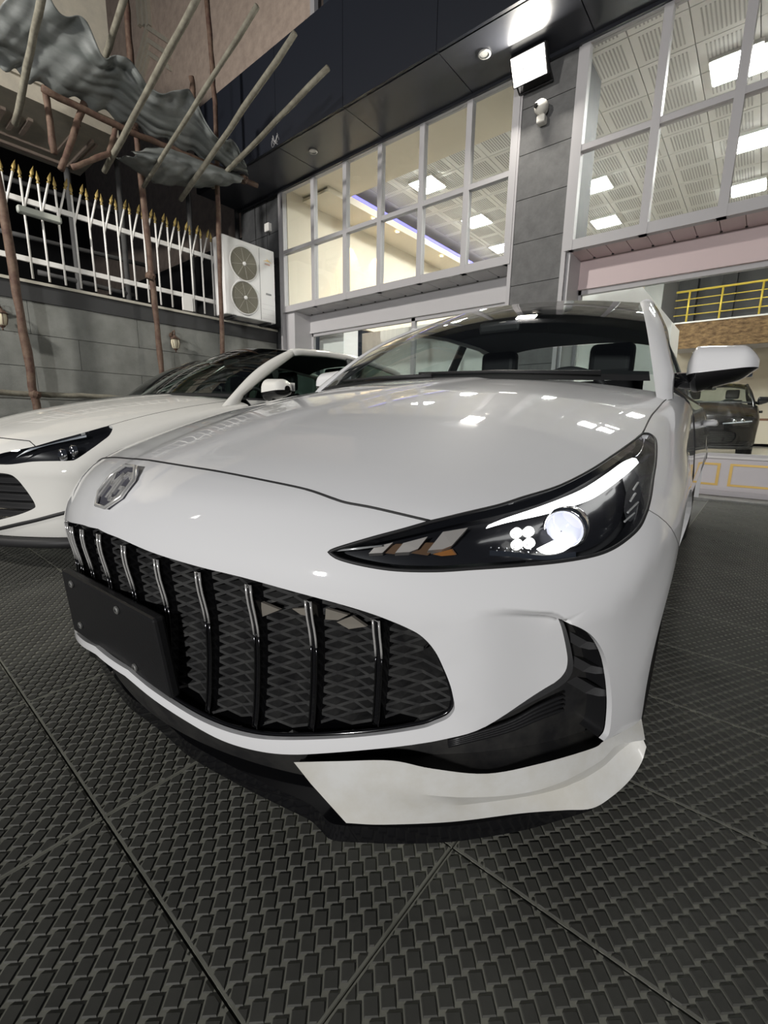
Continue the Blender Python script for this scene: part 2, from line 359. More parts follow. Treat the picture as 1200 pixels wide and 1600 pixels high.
# mezzanine
mz = empty('mezzanine', (0, 16, 3.05), label='stone-faced mezzanine gallery edge above the black SUV', cat='gallery')
def kz(o): o.parent = mz; o.location = Vector(o.location)-mz.location; return o
STBAND = mat('brown_split_stone', (.27, .175, .085), .85, noise=(.075, .042, .018), nscale=6, bump=1.0, bscale=9, stretch=(1, 1, 2.2))
kz(boxo('deck', (-2.5, 4.55, 16.06, 18.15, 3.2, 3.7), GREYL)); kz(boxo('stone_band', (-2.35, 4.55, 16, 16.06, 3.05, 3.74), STBAND)); kz(boxo('edge_strip', (-2.5, 4.55, 15.97, 16.1, 3.74, 3.78), WHITE))
for xx, ww in ((-2.6, .5), (-1.5, .35), (-.2, .4), (1.2, .5)): kz(boxo('gallery_column', (xx, xx+ww, 17.4, 17.8, 3.78, 5.7), DSTONE))
kz(boxo('gallery_wall', (-3.2, 4.55, 17.9, 18.0, 3.78, 5.7), mat('gallery_grey', (.16, .16, .16), .7)))
rl = empty('yellow_railing', (0, 16.05, 3.78), label='yellow metal railing along the mezzanine gallery', cat='railing')
for z, r in ((.84, .03), (.62, .014), (.42, .014), (.20, .014)): MB().tube([(-2.43, 0, z), (4.5, 0, z)], r, 8).build('rail', YELLOW, rl, smooth=True)
for x in (-2.1, -1.34, -.48, .35, 1.2, 2.0, 2.9): MB().tube([(x, 0, 0), (x, 0, .84)], .026, 8).build('post', YELLOW, rl, smooth=True)
boxo('grey_door_panel', (-3.25, -2.75, 15.9, 16.0, 3.7, 5.1), mat('galv_panel', (.32, .33, .32), .5), label='grey steel door panel beside the yellow railing', cat='panel')
# white stair soffit
P = [at(a, b, 'y', 9.2) for a, b in ((880, 455), (998, 441), (1050, 503), (1046, 546), (1030, 640), (1000, 690), (890, 690))]
P[-1][2] = P[-2][2] = .28
MB().prism(P, (0, .9, 0)).build('staircase_side', mat('stair_white', (.82, .82, .80), .5), label='white boxed staircase side slanting down behind the car roof', cat='staircase')
# wainscot under mezzanine
for z0, z1, mt_ in ((.28, 1.05, CREAM), (1.05, 1.12, mat('brown_rail', (.22, .11, .06), .5)), (.28, .36, MATS['brown_rail'] if 'brown_rail' in MATS else GOLD)):
    boxo('trim_10', (-3, 4.55, 17.95, 18.2, z0, z1), mt_, kind='structure')
# ---- neighbouring building above the wall
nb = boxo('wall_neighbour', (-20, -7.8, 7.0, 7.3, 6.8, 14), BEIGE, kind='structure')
boxo('wall_neighbour_low', (-20, -9.62, 7.0, 7.3, 5.2, 6.8), BEIGE, nb); boxo('wall_neighbour_base', (-20, -9.62, 7.0, 7.3, 0, 5.2), DARKV, nb)  # base of the wall painted near-black for the unlit gap behind the fence
boxo('wall_void', (-20.2, -20, -4, 9, 0, 16), DARKV, kind='structure')  # near-black backdrop, the gap's darkness painted on
boxo('roof_edge_post', (-7.8, -7.68, 6.95, 7.05, 6.78, 14), FRAME, nb)
for k in range(3):
    q = at(213+k*7, 20, 'y', 6.9); boxo('moulding', (q[0], q[0]+.12, 6.9, 7.0, q[2]-.3, 16), BEIGE2, nb)
q0 = at(228, 45, 'y', 6.92)
for i in range(3):
    for sx in (-1, 1):
        MB().prism([(q0[0], 6.92, q0[2]-i*.3), (q0[0]+sx*1.1, 6.92, q0[2]-.8-i*.3), (q0[0]+sx*1.1, 6.92, q0[2]-.68-i*.3), (q0[0], 6.92, q0[2]+.12-i*.3)], (0, .1, 0)).build('moulding', BEIGE2, nb)
# balcony slab
bz = 5.2
A = at(125, 275, 'z', bz); B = at(0, 226, 'z', bz); C_ = at(185, 205, 'z', bz); 
bs = empty('balcony', A, label='beige moulded balcony underside behind the fence', cat='balcony')
d1 = np.array([0, -1., 0]); d2 = np.array([1., 0, 0]); BL2 = -8.55-A[0]
def slab(o0, l1, l2, z0, z1, nm, mt_):
    a = np.array([0, 0, 0.])+d1*o0[0]+d2*o0[1]; P = [a, a+d1*l1, a+d1*l1+d2*l2, a+d2*l2]; MB().prism([(p[0], p[1], z0) for p in P], (0, 0, z1-z0)).build(nm, mt_, bs)
slab((0, 0), 8, BL2, 0, .22, 'slab', BEIGE2); slab((-.06, -.06), 8.1, BL2+.1, .22, .34, 'cornice', BEIGE2)
for k, ins in enumerate((.16, .24, .5)):
    for (o0, a, b) in (((ins, ins), 7.4, .035), ((ins, ins), .035, BL2-.6)): slab(o0, a, b, -.03-.01*(k % 2), 0, 'moulding', BEIGE)
slab((0, .05), 8, BL2-.1, .34, 2.2, 'parapet', BEIGE2)
for k in range(3): slab((1.0+k*.16, .75), .06, .55, -.04, 0, 'dentil', BEIGE)
# ================================================================== THINGS ON THE WALL
# ---- spear-top fence
fn = empty('fence', (WX-.02, 3.4, 2.74), label='white metal fence with forked bars and gold spear tips on the wall', cat='fence')
FX, FY0, FZ0 = 0, -3.4, -2.74
for z in (3.80, 3.03): MB().box(-.02, .02, 1.0+FY0, 5.25+FY0, z-.035+FZ0, z+.035+FZ0).build('rail', WHITE, fn)
TIPG = mat('gold_spear', (.30, .22, .07), .5, metal=.3)
bme = MB().tube([(0, 0, 0), (0, 0, 1.32)], .015, 8).mesh('baluster', WHITE, True)
def spear(lean, top):
    a = np.array([.012, 0, 3.68+FZ0]); b = np.array([.012, lean, top+FZ0]); d = (b-a)/np.linalg.norm(b-a)
    st = MB().tube([a, b], .0145, 8).mesh('spear', WHITE, True)
    tp = MB().lathe([(.015, 0), (.022, .008), (.022, .02), (.012, .03), (.014, .04), (.026, .06), (.021, .09), (.009, .14), (.001, .17)], b, d, 8).mesh('spear_tip', TIPG, True)
    return st, tp
S1 = spear(0, 4.07); S2 = spear(.125, 4.12)
YS = np.arange(1.10, 5.2, .203)
for yb in YS:
    o = link('baluster', bme, fn); o.location = (.012, yb+FY0, 2.78+FZ0)
    for (st, tp) in (S1, S2):
        o = link('spear', st, fn); o.location = (0, yb+FY0, 0); t = link('spear_tip', tp, o)
MB().box(-.01, .03, 4.33+FY0, 4.52+FY0, 2.77+FZ0, 3.02+FZ0).build('gate_plate', WHITE, fn)
# linear work light hanging on the fence
p = at(62, 336, 'x', WX+.12)
e = empty('linear_lamp', p, label='grey linear floodlight housing fixed to the fence top rail', cat='lamp')
bevel(MB().box(-.05, .05, -.26, .26, -.05, .05).build('housing', mat('lamp_grey', (.34, .36, .33), .5), e), .03, 3)
MB().box(.05, .055, -.23, .23, -.035, .035).build('diffuser', mat('lamp_diffuser', (.45, .47, .42), .3), e)
MB().tube([(-.05, 0, .05), (-.12, 0, .12)], .012, 6).build('bracket', SATBLK, e)
# ---- outdoor air conditioner
AX = -8.05
ac = empty('air_conditioner', (AX-.17, 5.55, 2.78), label='white twin-fan outdoor air conditioner unit on the wall coping', cat='air conditioner')
W2, H2 = .575, 1.37
bevel(MB().box(-.18, .17, -W2, W2, 0, H2).build('casing', mat('ac_white', (.70, .69, .68), .4), ac), .02, 3)
ACW = MATS['ac_white']
FANG = mat('fan_grille_bronze', (.17, .16, .12), .6)
for zc in (.965, .36):
    f = MB().lathe([(.305, 0), (.315, .012), (.29, .014), (.285, 0)], (.17, -.14, zc), (1, 0, 0), 36, cap=False).build('fan_guard', ACW, ac, smooth=True)
    MB().lathe([(.288, 0), (.001, .001)], (.173, -.14, zc), (1, 0, 0), 36, cap=False).build('fan_recess', FANG, f)
    g = MB()
    for r in np.arange(.06, .285, .028): g.tube([(.186, -.14+r*math.cos(q), zc+r*math.sin(q)) for q in np.linspace(0, 2*math.pi, 33)[:-1]], .0022, 4, closed=True)
    g.build('guard_rings', mat('guard_wire', (.22, .205, .16), .5), f)
    for k in range(8):
        q = math.pi/4*k+.2; MB().tube([(.188, -.14+.03*math.cos(q), zc+.03*math.sin(q)), (.186, -.14+.27*math.cos(q), zc+.27*math.sin(q))], .003, 4).build('spoke', mat('spoke_grey', (.40, .38, .33), .5), f)
    MB().lathe([(.035, 0), (.035, .02), (.02, .026)], (.178, -.14, zc), (1, 0, 0), 16).build('hub', ACW, f, smooth=True)
MB().box(.17, .173, .212, .216, .03, H2-.03).build('panel_seam', SATBLK, ac)
MB().box(.17, .180, .35, .47, .52, .55).build('handle', mat('ac_dark_grey', (.2, .2, .2), .6), ac)  # handle in plain dark grey
MB().prism([(.172, .30, 1.13), (.172, .40, 1.165), (.172, .385, 1.19), (.172, .41, 1.17), (.172, .50, 1.13), (.172, .40, 1.145)], (.004, 0, 0)).build('maker_mark', GOLD, ac)
MB().box(.172, .174, .34, .46, 1.075, 1.10).build('maker_lettering', mat('faded_red', (.55, .35, .28), .5), ac)
for k in range(4): MB().box(.17, .172, .24, .54, .06+k*.09, .063+k*.09).build('vent_line', mat('ac_line', (.5, .5, .5), .5), ac)
for yq in (-.4, .4): MB().box(-.2, .2, yq-.03, yq+.03, -.05, 0).build('foot', SATBLK, ac)
# ---- wall lanterns
def lantern(p, lab):
    e = empty('wall_lantern', p, label=lab, cat='lantern', group='wall lanterns')
    MB().lathe([(.045, 0), (.05, .015), (.02, .03)], (-.13, 0, .14), (1, 0, 0), 14).build('backplate', RUST, e)
    MB().tube([(-.12, 0, .12), (-.07, 0, .20), (-.01, 0, .21), (0, 0, .13)], .011, 8).build('arm', RUST, e, smooth=True)
    MB().lathe([(.012, .13), (.03, .11), (.085, .07), (.09, .06), (.07, .055)], (0, 0, 0), (0, 0, 1), 8).build('cap', RUST, e)
    MB().lathe([(.066, .055), (.072, 0), (.055, -.08), (.03, -.10)], (0, 0, 0), (0, 0, 1), 16).build('shade', mat('lantern_glass', (.62, .57, .42), .4), e, smooth=True)
    for k in range(6):
        q = k*math.pi/3; c, s_ = math.cos(q), math.sin(q)
        MB().tube([(.069*c, .069*s_, .056), (.075*c, .075*s_, 0), (.057*c, .057*s_, -.085)], .005, 5).build('rib', RUST, e)
    MB().lathe([(.04, -.095), (.03, -.115), (.008, -.125), (.012, -.14), (.002, -.16)], (0, 0, 0), (0, 0, 1), 10).build('finial', RUST, e)
lantern(at(274, 536, 'x', WX+.16), 'small wall lantern with cream glass right of the rusty pole')
lantern(at(2, 497, 'x', WX+.16), 'wall lantern cut off by the left picture edge')
# sensor box, floodlight, cctv
p = at(419, 356, 'y', YC-.03); e = empty('sensor_box', p, label='small white sensor box on the dark pilaster above the air conditioner', cat='sensor')
bevel(MB().box(-.075, .075, -.05, .05, -.08, .08).build('case', WHITE, e), .015, 2); MB().tube([(0, 0, -.08), (.0, .02, -.13)], .02, 8).build('gland', SATBLK, e)
fp = at(826, 103, 'y', YC-.30)
fl = empty('floodlight', fp, label='dazzling LED floodlight mounted at the top of the stone pillar', cat='floodlight')
LEDF = mat('flood_led', (1, 1, 1), .4, emit=(1, .96, .86), es=7)
q_ = Matrix.Rotation(math.radians(32), 4, 'X')
def rot(o): o.matrix_local = q_; return o
bevel(rot(MB().box(-.23, .23, 0, .09, -.15, .15).build('housing', SATBLK, fl)), .012)
for i in range(3):
    for j in range(2): rot(MB().box(-.21+i*.142, -.075+i*.142, -.006, .002, -.14+j*.142, -.006+j*.142).build('led_tile', LEDF, fl))
MB().tube([(-.22, .05, 0), (-.22, .26, -.1), (.22, .26, -.1), (.22, .05, 0)], .014, 6).build('bracket', SATBLK, fl)
l = bpy.data.lights.new('floodlight_beam', 'AREA'); l.shape = 'RECTANGLE'; l.size = .42; l.size_y = .34; l.energy = 90; l.color = (1, .95, .86)
lo = bpy.data.objects.new('floodlight_beam', l); COL.objects.link(lo); lo.location = fp+np.array([0, -.05, -.02]); lo.rotation_euler = (Vector((0, -1, -.75))).to_track_quat('-Z', 'Y').to_euler()
p = at(848, 172, 'y', YC-.06)
e = empty('security_camera', p, label='white security camera on the pillar under the floodlight', cat='camera')
CW = mat('cctv_white', (.62, .60, .55), .45)
MB().lathe([(.07, .06), (.075, .0), (.06, -.02)], (0, 0, 0), (0, -1, 0), 20).build('base', CW, e, smooth=True)
MB().lathe([(.001, -.09), (.05, -.08), (.082, -.04), (.088, 0), (.07, .04), (.03, .07), (.001, .075)], (0, -.05, .02), (0, 0, 1), 20).build('dome', CW, e, smooth=True)
MB().lathe([(.028, 0), (.03, .02), (.02, .024)], (-.03, -.12, .005), (-.35, -1, -.2), 16).build('lens', GLOSSBLK, e)
bevel(MB().box(-.055, .055, -.06, .05, -.16, -.07).build('junction_box', CW, e), .02, 3)
# faint white scrawl on the canopy fascia
c0 = at(430, 222, 'y', 5.395); mbq = MB()
for k in range(3): mbq.tube([c0+np.array([.10*math.cos(q)*(1-.2*k), 0, .03*k+.055*math.sin(q*2+k)]) for q in np.linspace(0, 5.5, 18)], .004, 4)
mbq.build('painted_scrawl', mat('scrawl_grey', (.30, .30, .30), .7), label='pale illegible scrawl on the black canopy fascia', cat='marking')
# ---- scaffolding
def pole(pxs, ax, val, r, mt_, name, lab, cat, group, ext=0, ground=False):
    P = [at(a, b, ax, val) for a, b in pxs]
    if ext: P[0] = P[0]+(P[0]-P[-1])*ext
    if ground and P[-1][2] > .05: P.append(P[-1]+(P[-1]-P[-2])*(P[-1][2]/(P[-2][2]-P[-1][2])))
    Q = []
    for i in range(len(P)-1):
        for t in np.linspace(0, 1, 7)[:-1]: Q.append(P[i]*(1-t)+P[i+1]*t+np.random.randn(3)*r*.12)
    Q.append(P[-1]); o0 = P[-1]
    return MB().tube([q-o0 for q in Q], [r*(1+.06*np.random.randn()) for _ in Q], 9).build(name, mt_, smooth=True, label=lab, cat=cat, group=group), o0
def put(t): t[0].location = t[1]; return t[0]
G1 = 'rusty scaffold poles'
put(pole([(0, 296), (27, 460), (56, 632)], 'x', -8.1, .055, RUST, 'scaffold_pole', 'thick rusty scaffold pole at the far left in front of the wall', 'pole', G1, .35, True))
put(pole([(205, 150), (214, 220), (237, 430), (252, 578)], 'x', -8.05, .045, RUST, 'scaffold_pole', 'rusty scaffold pole crossing the fence left of the wall lantern', 'pole', G1, 0, True))
put(pole([(323, -5), (336, 160), (341, 328), (348, 560)], 'x', -7.75, .04, RUST, 'scaffold_pole', 'tall rusty scaffold pole beside the air conditioner', 'pole', G1, 0, True))
put(pole([(196, -5), (207, 118)], 'x', -8.6, .05, RUST, 'scaffold_pole', 'short dark red scaffold pole above the tarpaulin', 'pole', G1))
put(pole([(299, 120), (305, 178)], 'x', -7.25, .04, RUST, 'scaffold_pole', 'stub of rusty pole rising behind the tarpaulin', 'pole', G1))
put(pole([(70, 136), (85, 240)], 'x', -7.6, .04, RUST, 'scaffold_brace', 'dark red vertical scaffold brace under the tarpaulin at left', 'pole', 'scaffold braces'))
put(pole([(132, 160), (95, 265)], 'x', -7.6, .04, RUST, 'scaffold_brace', 'dark red slanting scaffold brace, left of the crossed pair', 'pole', 'scaffold braces'))
put(pole([(182, 195), (170, 240), (112, 262)], 'x', -7.58, .035, RUST, 'scaffold_brace', 'bent dark red scaffold brace below the tarpaulin middle', 'pole', 'scaffold braces'))
put(pole([(66, 138), (200, 205), (300, 245), (402, 290)], 'x', -7.55, .042, RUST, 'scaffold_ledger', 'long rusty scaffold tube running along the tarpaulin', 'pole', 'scaffold ledgers'))
put(pole([(0, 613), (60, 616), (160, 620), (230, 624)], 'x', -8.2, .04, WOOD, 'scaffold_ledger', 'low horizontal pole along the stone wall behind the dark car', 'pole', 'scaffold ledgers', .3))
def clamp(px, py, x, lab):
    p = at(px, py, 'x', x); o = MB().lathe([(.06, -.05), (.075, -.02), (.075, .02), (.06, .05)], (0, 0, 0), (.1, .3, 1), 9).tube([(-.09, -.02, 0), (.09, .03, .01)], .02, 6).build('scaffold_clamp', RUST, label=lab, cat='clamp', group='scaffold clamps'); o.location = p
clamp(235, 432, -8.0, 'rusty clamp halfway up the pole on the fence'); clamp(55, 616, -8.1, 'rusty clamp joining the low horizontal pole'); clamp(380, 280, -7.5, 'rusty clamp at the right end of the scaffold tube'); clamp(207, 198, -7.6, 'rusty clamp under the middle of the tarpaulin')
G2 = 'weathered outrigger poles'
def outrig(a, b, lab, x=-7.95, r=.038):
    A_ = at(*a, 'x', x); B_ = at(*b, 'y', A_[1]); 
    Q = [A_*(1-t)+B_*t+np.random.randn(3)*.003 for t in np.linspace(0, 1, 9)]
    o = MB().tube([q-A_ for q in Q], [r*(1+.05*np.random.randn()) for _ in Q], 9).build('outrigger_pole', WOOD, smooth=True, label=lab, cat='pole', group=G2); o.location = A_
    return A_, B_
OR = [outrig((24, 195), (66, -10), 'weathered outrigger pole at the far left over the tarpaulin'), outrig((147, 143), (197, -10), 'weathered outrigger pole crossing the black gap at the top'),
      outrig((163, 268), (312, -10), 'weathered outrigger pole over the beige wall, third from the left'), outrig((224, 292), (402, 10), 'thin weathered outrigger pole over the beige wall, fourth from the left', r=.03),
      outrig((282, 312), (462, 52), 'pale outrigger pole over the black canopy, the longer one'), outrig((332, 292), (512, 106), 'pale outrigger pole over the black canopy, lowest and rightmost')]
# tarpaulin: wrinkled sheet lying along the outriggers
TARP = mat('grey_tarpaulin', (.10, .11, .105), .5, noise=(.17, .18, .175), nscale=4, stretch=(1, .35, 1.6))
lo_e = [(-60, 75), (0, 100), (54, 129), (137, 163), (200, 193), (271, 228), (330, 251), (388, 272)]
hi_e = [(40, -50), (83, -5), (137, 48), (170, 85), (228, 122), (296, 152), (346, 212), (382, 248)]
G = []
A_ = np.array([at(*p, 'x', -7.62) for p in lo_e]); B_ = np.array([at(*p, 'x', -7.05) for p in hi_e])
for s in np.linspace(0, 7, 141):
    i = min(int(s), 6); t = s-i; a = A_[i]*(1-t)+A_[i+1]*t; b = B_[i]*(1-t)+B_[i+1]*t; row = []
    for v in np.linspace(0, 1, 48):
        p = a*(1-v)+b*v
        wv = .028*abs(math.sin(v*11+.9*math.sin(s*.8)))+.016*math.sin(v*37+2*math.sin(s*1.1))*(.5+.5*math.sin(s*1.7+v*3))+(.05 if v > .75 and s > 3 else .012)*math.sin(s*9+v*9)*math.sin(s*4.3-v*13)
        edge = .10*math.sin(s*4.1)*v**4+.05*math.sin(s*9.3+1)*(1-v)**4
        row.append(p+np.array([.6, 0, -.55])*wv+np.array([0, 0, 1])*(edge-.10*math.sin(math.pi*v)*(.5+.5*math.sin(s*math.pi))))
    G.append(row)
o = MB().grid(G).build('tarpaulin', TARP, smooth=True, label='wrinkled grey tarpaulin draped along the scaffold outriggers', cat='tarpaulin')
md = o.modifiers.new('solid', 'SOLIDIFY'); md.thickness = .012
# hanging lower bundle
G = []
A_ = np.array([at(*p, 'x', -7.9) for p in [(182, 246), (240, 285), (300, 292), (345, 290)]]); B_ = np.array([at(*p, 'x', -7.6) for p in [(205, 238), (265, 228), (318, 250), (372, 272)]])
for s in np.linspace(0, 3, 37):
    i = min(int(s), 2); t = s-i; a = A_[i]*(1-t)+A_[i+1]*t; b = B_[i]*(1-t)+B_[i+1]*t
    G.append([a*(1-v)+b*v+np.array([.35, 0, -.12])*math.sin(math.pi*v)+np.array([.5, .2, -.4])*(.03*math.sin(v*20+s*6)+.025*math.sin(s*15-v*8)) for v in np.linspace(0, 1, 18)])
o = MB().grid(G).build('tarpaulin', TARP, smooth=True, label='sagging bundle of netting and tarpaulin under the scaffold tube', cat='tarpaulin')
o.modifiers.new('solid', 'SOLIDIFY').thickness = .012
# dim rails and pipes in the dark gap behind the fence
for k, (a, b, x) in enumerate((((0, 275), (190, 335), -10.2), ((0, 360), (230, 415), -10.2), ((60, 425), (210, 462), -9.6))):
    put(pole([a, b], 'x', x, .04, mat('dull_pipe', (.06, .06, .06), .7), 'back_pipe', ['dim pipe high in the dark gap behind the fence', 'dim pipe halfway down behind the fence', 'dim pipe low behind the fence bars'][k], 'pipe', 'pipes behind the fence'))
for k, (px, z0) in enumerate(((108, 300), (185, 280), (290, 240), (366, 250))):
    a = at(px, z0, 'x', -9.6); o = MB().tube([(0, 0, -a[2]), (0, 0, .35)], .05, 8).build('back_post', mat('dull_pipe', (.06, .06, .06), .7), smooth=True, label=['dim upright post behind the fence, first from the left', 'dim upright post behind the fence, second from the left', 'dim upright post behind the fence under the netting bundle', 'dim upright post behind the air conditioner'][k], cat='post', group='posts behind the fence'); o.location = a
# ================================================================== CARS
def smax(a, b, k):
    h = np.maximum(k-np.abs(a-b), 0)/k
    return np.maximum(a, b)+h*h*k*.25
HY = np.array([-.3, -.05, 0, .025, .06, .10, .13, .25, .4, .6, .8, 1.0, 1.2, 1.4, 1.6, 2.2])
HZ = np.array([.30, .575, .64, .672, .71, .738, .753, .798, .846, .898, .941, .976, 1.005, 1.028, 1.045, 1.09])
FZ = np.array([0, .1, .14, .2, .25, .3, .36, .5, .58, .62, .66, .72, .8])
FY = np.array([.09, .06, .04, .01, -.005, -.008, 0, .008, .001, 0, .004, .02, .05])
def cub(x, X, Y):
    d = np.gradient(Y, X); i = np.clip(np.searchsorted(X, x)-1, 0, len(X)-2); h = X[i+1]-X[i]; t = np.clip((x-X[i])/h, -.5, 1.5)
    return (2*t**3-3*t*t+1)*Y[i]+(t**3-2*t*t+t)*h*d[i]+(-2*t**3+3*t*t)*Y[i+1]+(t**3-t*t)*h*d[i+1]
def spl(x, w_): return w_*np.logaddexp(0, x/w_)
def Fimp(p):
    """signed distance-like field of the lower body: hood, nose and flank planes blended"""
    x = np.abs(p[..., 0]); y = p[..., 1]; z = p[..., 2]
    pl = .455*x*x+.09*x**4
    yy = y-pl*np.clip(1.12-.12*y, .5, 1.2)
    H = cub(yy, HY, HZ)-.035*(x/.8)**2
    xc = .42+.10*y
    H = H+.004-.05*spl(x-xc, .02)*np.clip(y-.05, 0, .4)/.4+.006/(1+np.exp((x-.07-.12*y)/.012))
    top = (z-H)*.95
    fr = (cub(z, FZ, FY)+pl-y)/np.sqrt(1+(.91*x+.36*x**3)**2)
    X = .925-.35*np.maximum(z-.60, 0)**2-.10*np.maximum(.5-z, 0)**2-.06*np.maximum(.75-y, 0)**2-.06*np.clip((y-1.05)/.3, 0, 1)*np.clip((.62-z)/.3, 0, 1)+.017*np.exp(-((np.sqrt((y-.93)**2+(z-.335)**2)-.36)/.08)**2)
    return smax(smax(fr, x-X, .13), top, .05)
def grad(p, h=1e-4):
    g = np.stack([Fimp(p+np.eye(3)[i]*h)-Fimp(p-np.eye(3)[i]*h) for i in range(3)], -1); return g/(np.linalg.norm(g, axis=-1, keepdims=True)+1e-12)
class Pose:
    def __init__(s, cx, cy, yaw):
        s.o = np.array([cx, cy, 0]); s.yaw = yaw; c, q = math.cos(yaw), math.sin(yaw); s.R = np.array([[c, -q, 0], [q, c, 0], [0, 0, 1]])
    def hit(s, P, lev=0., t0=.15, t1=7, n=700):
        d = rays(P)@s.R; o = (CAM-s.o)@s.R; T = np.linspace(t0, t1, n)
        v = Fimp(o+d[:, None, :]*T[None, :, None])+lev; neg = v < 0; i = np.argmax(neg, 1); ok = neg.any(1); j = np.argmin(v, 1)
        lo = T[np.maximum(i-1, 0)]; hi = T[i]
        for _ in range(36):
            m_ = (lo+hi)/2; f = Fimp(o+d*m_[:, None])+lev; lo = np.where(f > 0, m_, lo); hi = np.where(f > 0, hi, m_)
        return o+d*np.where(ok, hi, T[j])[:, None]
    def plane(s, P, ax, val):
        d = rays(P)@s.R; o = (CAM-s.o)@s.R; return o+d*((val-o[ax])/d[:, ax])[:, None]
def crv(pts, k=6):
    """Catmull-Rom through the points"""
    P = np.array(pts, float)
    if len(P) < 3: return np.array([P[0]*(1-t)+P[-1]*t for t in np.linspace(0, 1, k+1)])
    Q = np.vstack([2*P[0]-P[1], P, 2*P[-1]-P[-2]]); out = []
    for i in range(1, len(Q)-2):
        for t in np.linspace(0, 1, k+1)[:-1]:
            a, b, c, d = Q[i-1:i+3]; out.append(.5*((2*b)+(c-a)*t+(2*a-5*b+4*c-d)*t*t+(3*b-a-3*c+d)*t**3))
    out.append(P[-1]); return np.array(out)
C0 = np.array([0, 1.45, .45])
def to_uv(p):
    d = np.atleast_2d(p)-C0; r = np.linalg.norm(d, axis=1); th = np.arccos(np.clip(-d[:, 1]/r, -1, 1)); ph = np.arctan2(d[:, 2], d[:, 0])
    return np.stack([th*np.cos(ph), th*np.sin(ph)], 1)
def from_uv(uv, lev=0.):
    th = np.linalg.norm(uv, axis=1); ph = np.arctan2(uv[:, 1], uv[:, 0]); d = np.stack([np.sin(th)*np.cos(ph), -np.cos(th), np.sin(th)*np.sin(ph)], 1)
    lo = np.full(len(uv), .02); hi = np.full(len(uv), 2.6)
    T = np.linspace(.05, 2.6, 120); v = Fimp(C0+d[:, None, :]*T[None, :, None])+lev; i = np.argmax(v > 0, 1); hi = T[i]; lo = T[np.maximum(i-1, 0)]
    for _ in range(34):
        m_ = (lo+hi)/2; f = Fimp(C0+d*m_[:, None])+lev; lo = np.where(f < 0, m_, lo); hi = np.where(f < 0, hi, m_)
    return C0+d*((lo+hi)/2)[:, None]
def inpoly(pts, poly):
    x, y = pts[:, 0], pts[:, 1]; c = np.zeros(len(pts), bool); n = len(poly); j = n-1
    for i in range(n):
        xi, yi = poly[i]; xj, yj = poly[j]
        c ^= ((yi > y) != (yj > y)) & (x < (xj-xi)*(y-yi)/(yj-yi+1e-15)+xi); j = i
    return c
def dens(P, d):
    out = []
    for a, b in zip(P[:-1], P[1:]):
        n = max(1, int(np.linalg.norm(b-a)/d+.5)); out += [a*(1-t)+b*t for t in np.linspace(0, 1, n+1)[:-1]]
    out.append(P[-1]); return np.array(out)
def tri(loop, sp, holes=(), cons=()):
    """triangulate a surface region bounded by a 3-D loop, in the angular chart; returns uv verts, tris"""
    L = [to_uv(dens(np.vstack([loop, loop[:1]]), sp))[:-1]]+[to_uv(dens(np.vstack([h, h[:1]]), sp))[:-1] for h in holes]
    V = []; E = []
    for l in L:
        k = len(V); V += list(l); E += [(k+i, k+(i+1) % len(l)) for i in range(len(l))]
    for c in cons:
        l = to_uv(dens(c, sp)); k = len(V); V += list(l); E += [(k+i, k+i+1) for i in range(len(l)-1)]
    B = np.array(V); s = sp*1.25
    gx = np.arange(B[:, 0].min(), B[:, 0].max(), s); gy = np.arange(B[:, 1].min(), B[:, 1].max(), s*.9)
    G = np.array([(x+(j % 2)*s*.5, y) for j, y in enumerate(gy) for x in gx]); ok = inpoly(G, L[0])
    for h in L[1:]: ok &= ~inpoly(G, h)
    G = G[ok]
    if len(G):
        keep = np.ones(len(G), bool)
        for k in range(0, len(G), 2000): keep[k:k+2000] = (np.linalg.norm(G[k:k+2000, None]-B[None], axis=2).min(1) > s*.55)
        V = V+list(G[keep])
    r = delaunay_2d_cdt([Vector(v) for v in V], E, [], 0, 1e-7)
    uv = np.array([tuple(v) for v in r[0]]); T = np.array(r[2]); c = uv[T].mean(1); ok = inpoly(c, L[0])
    for h in L[1:]: ok &= ~inpoly(c, h)
    return uv, T[ok]
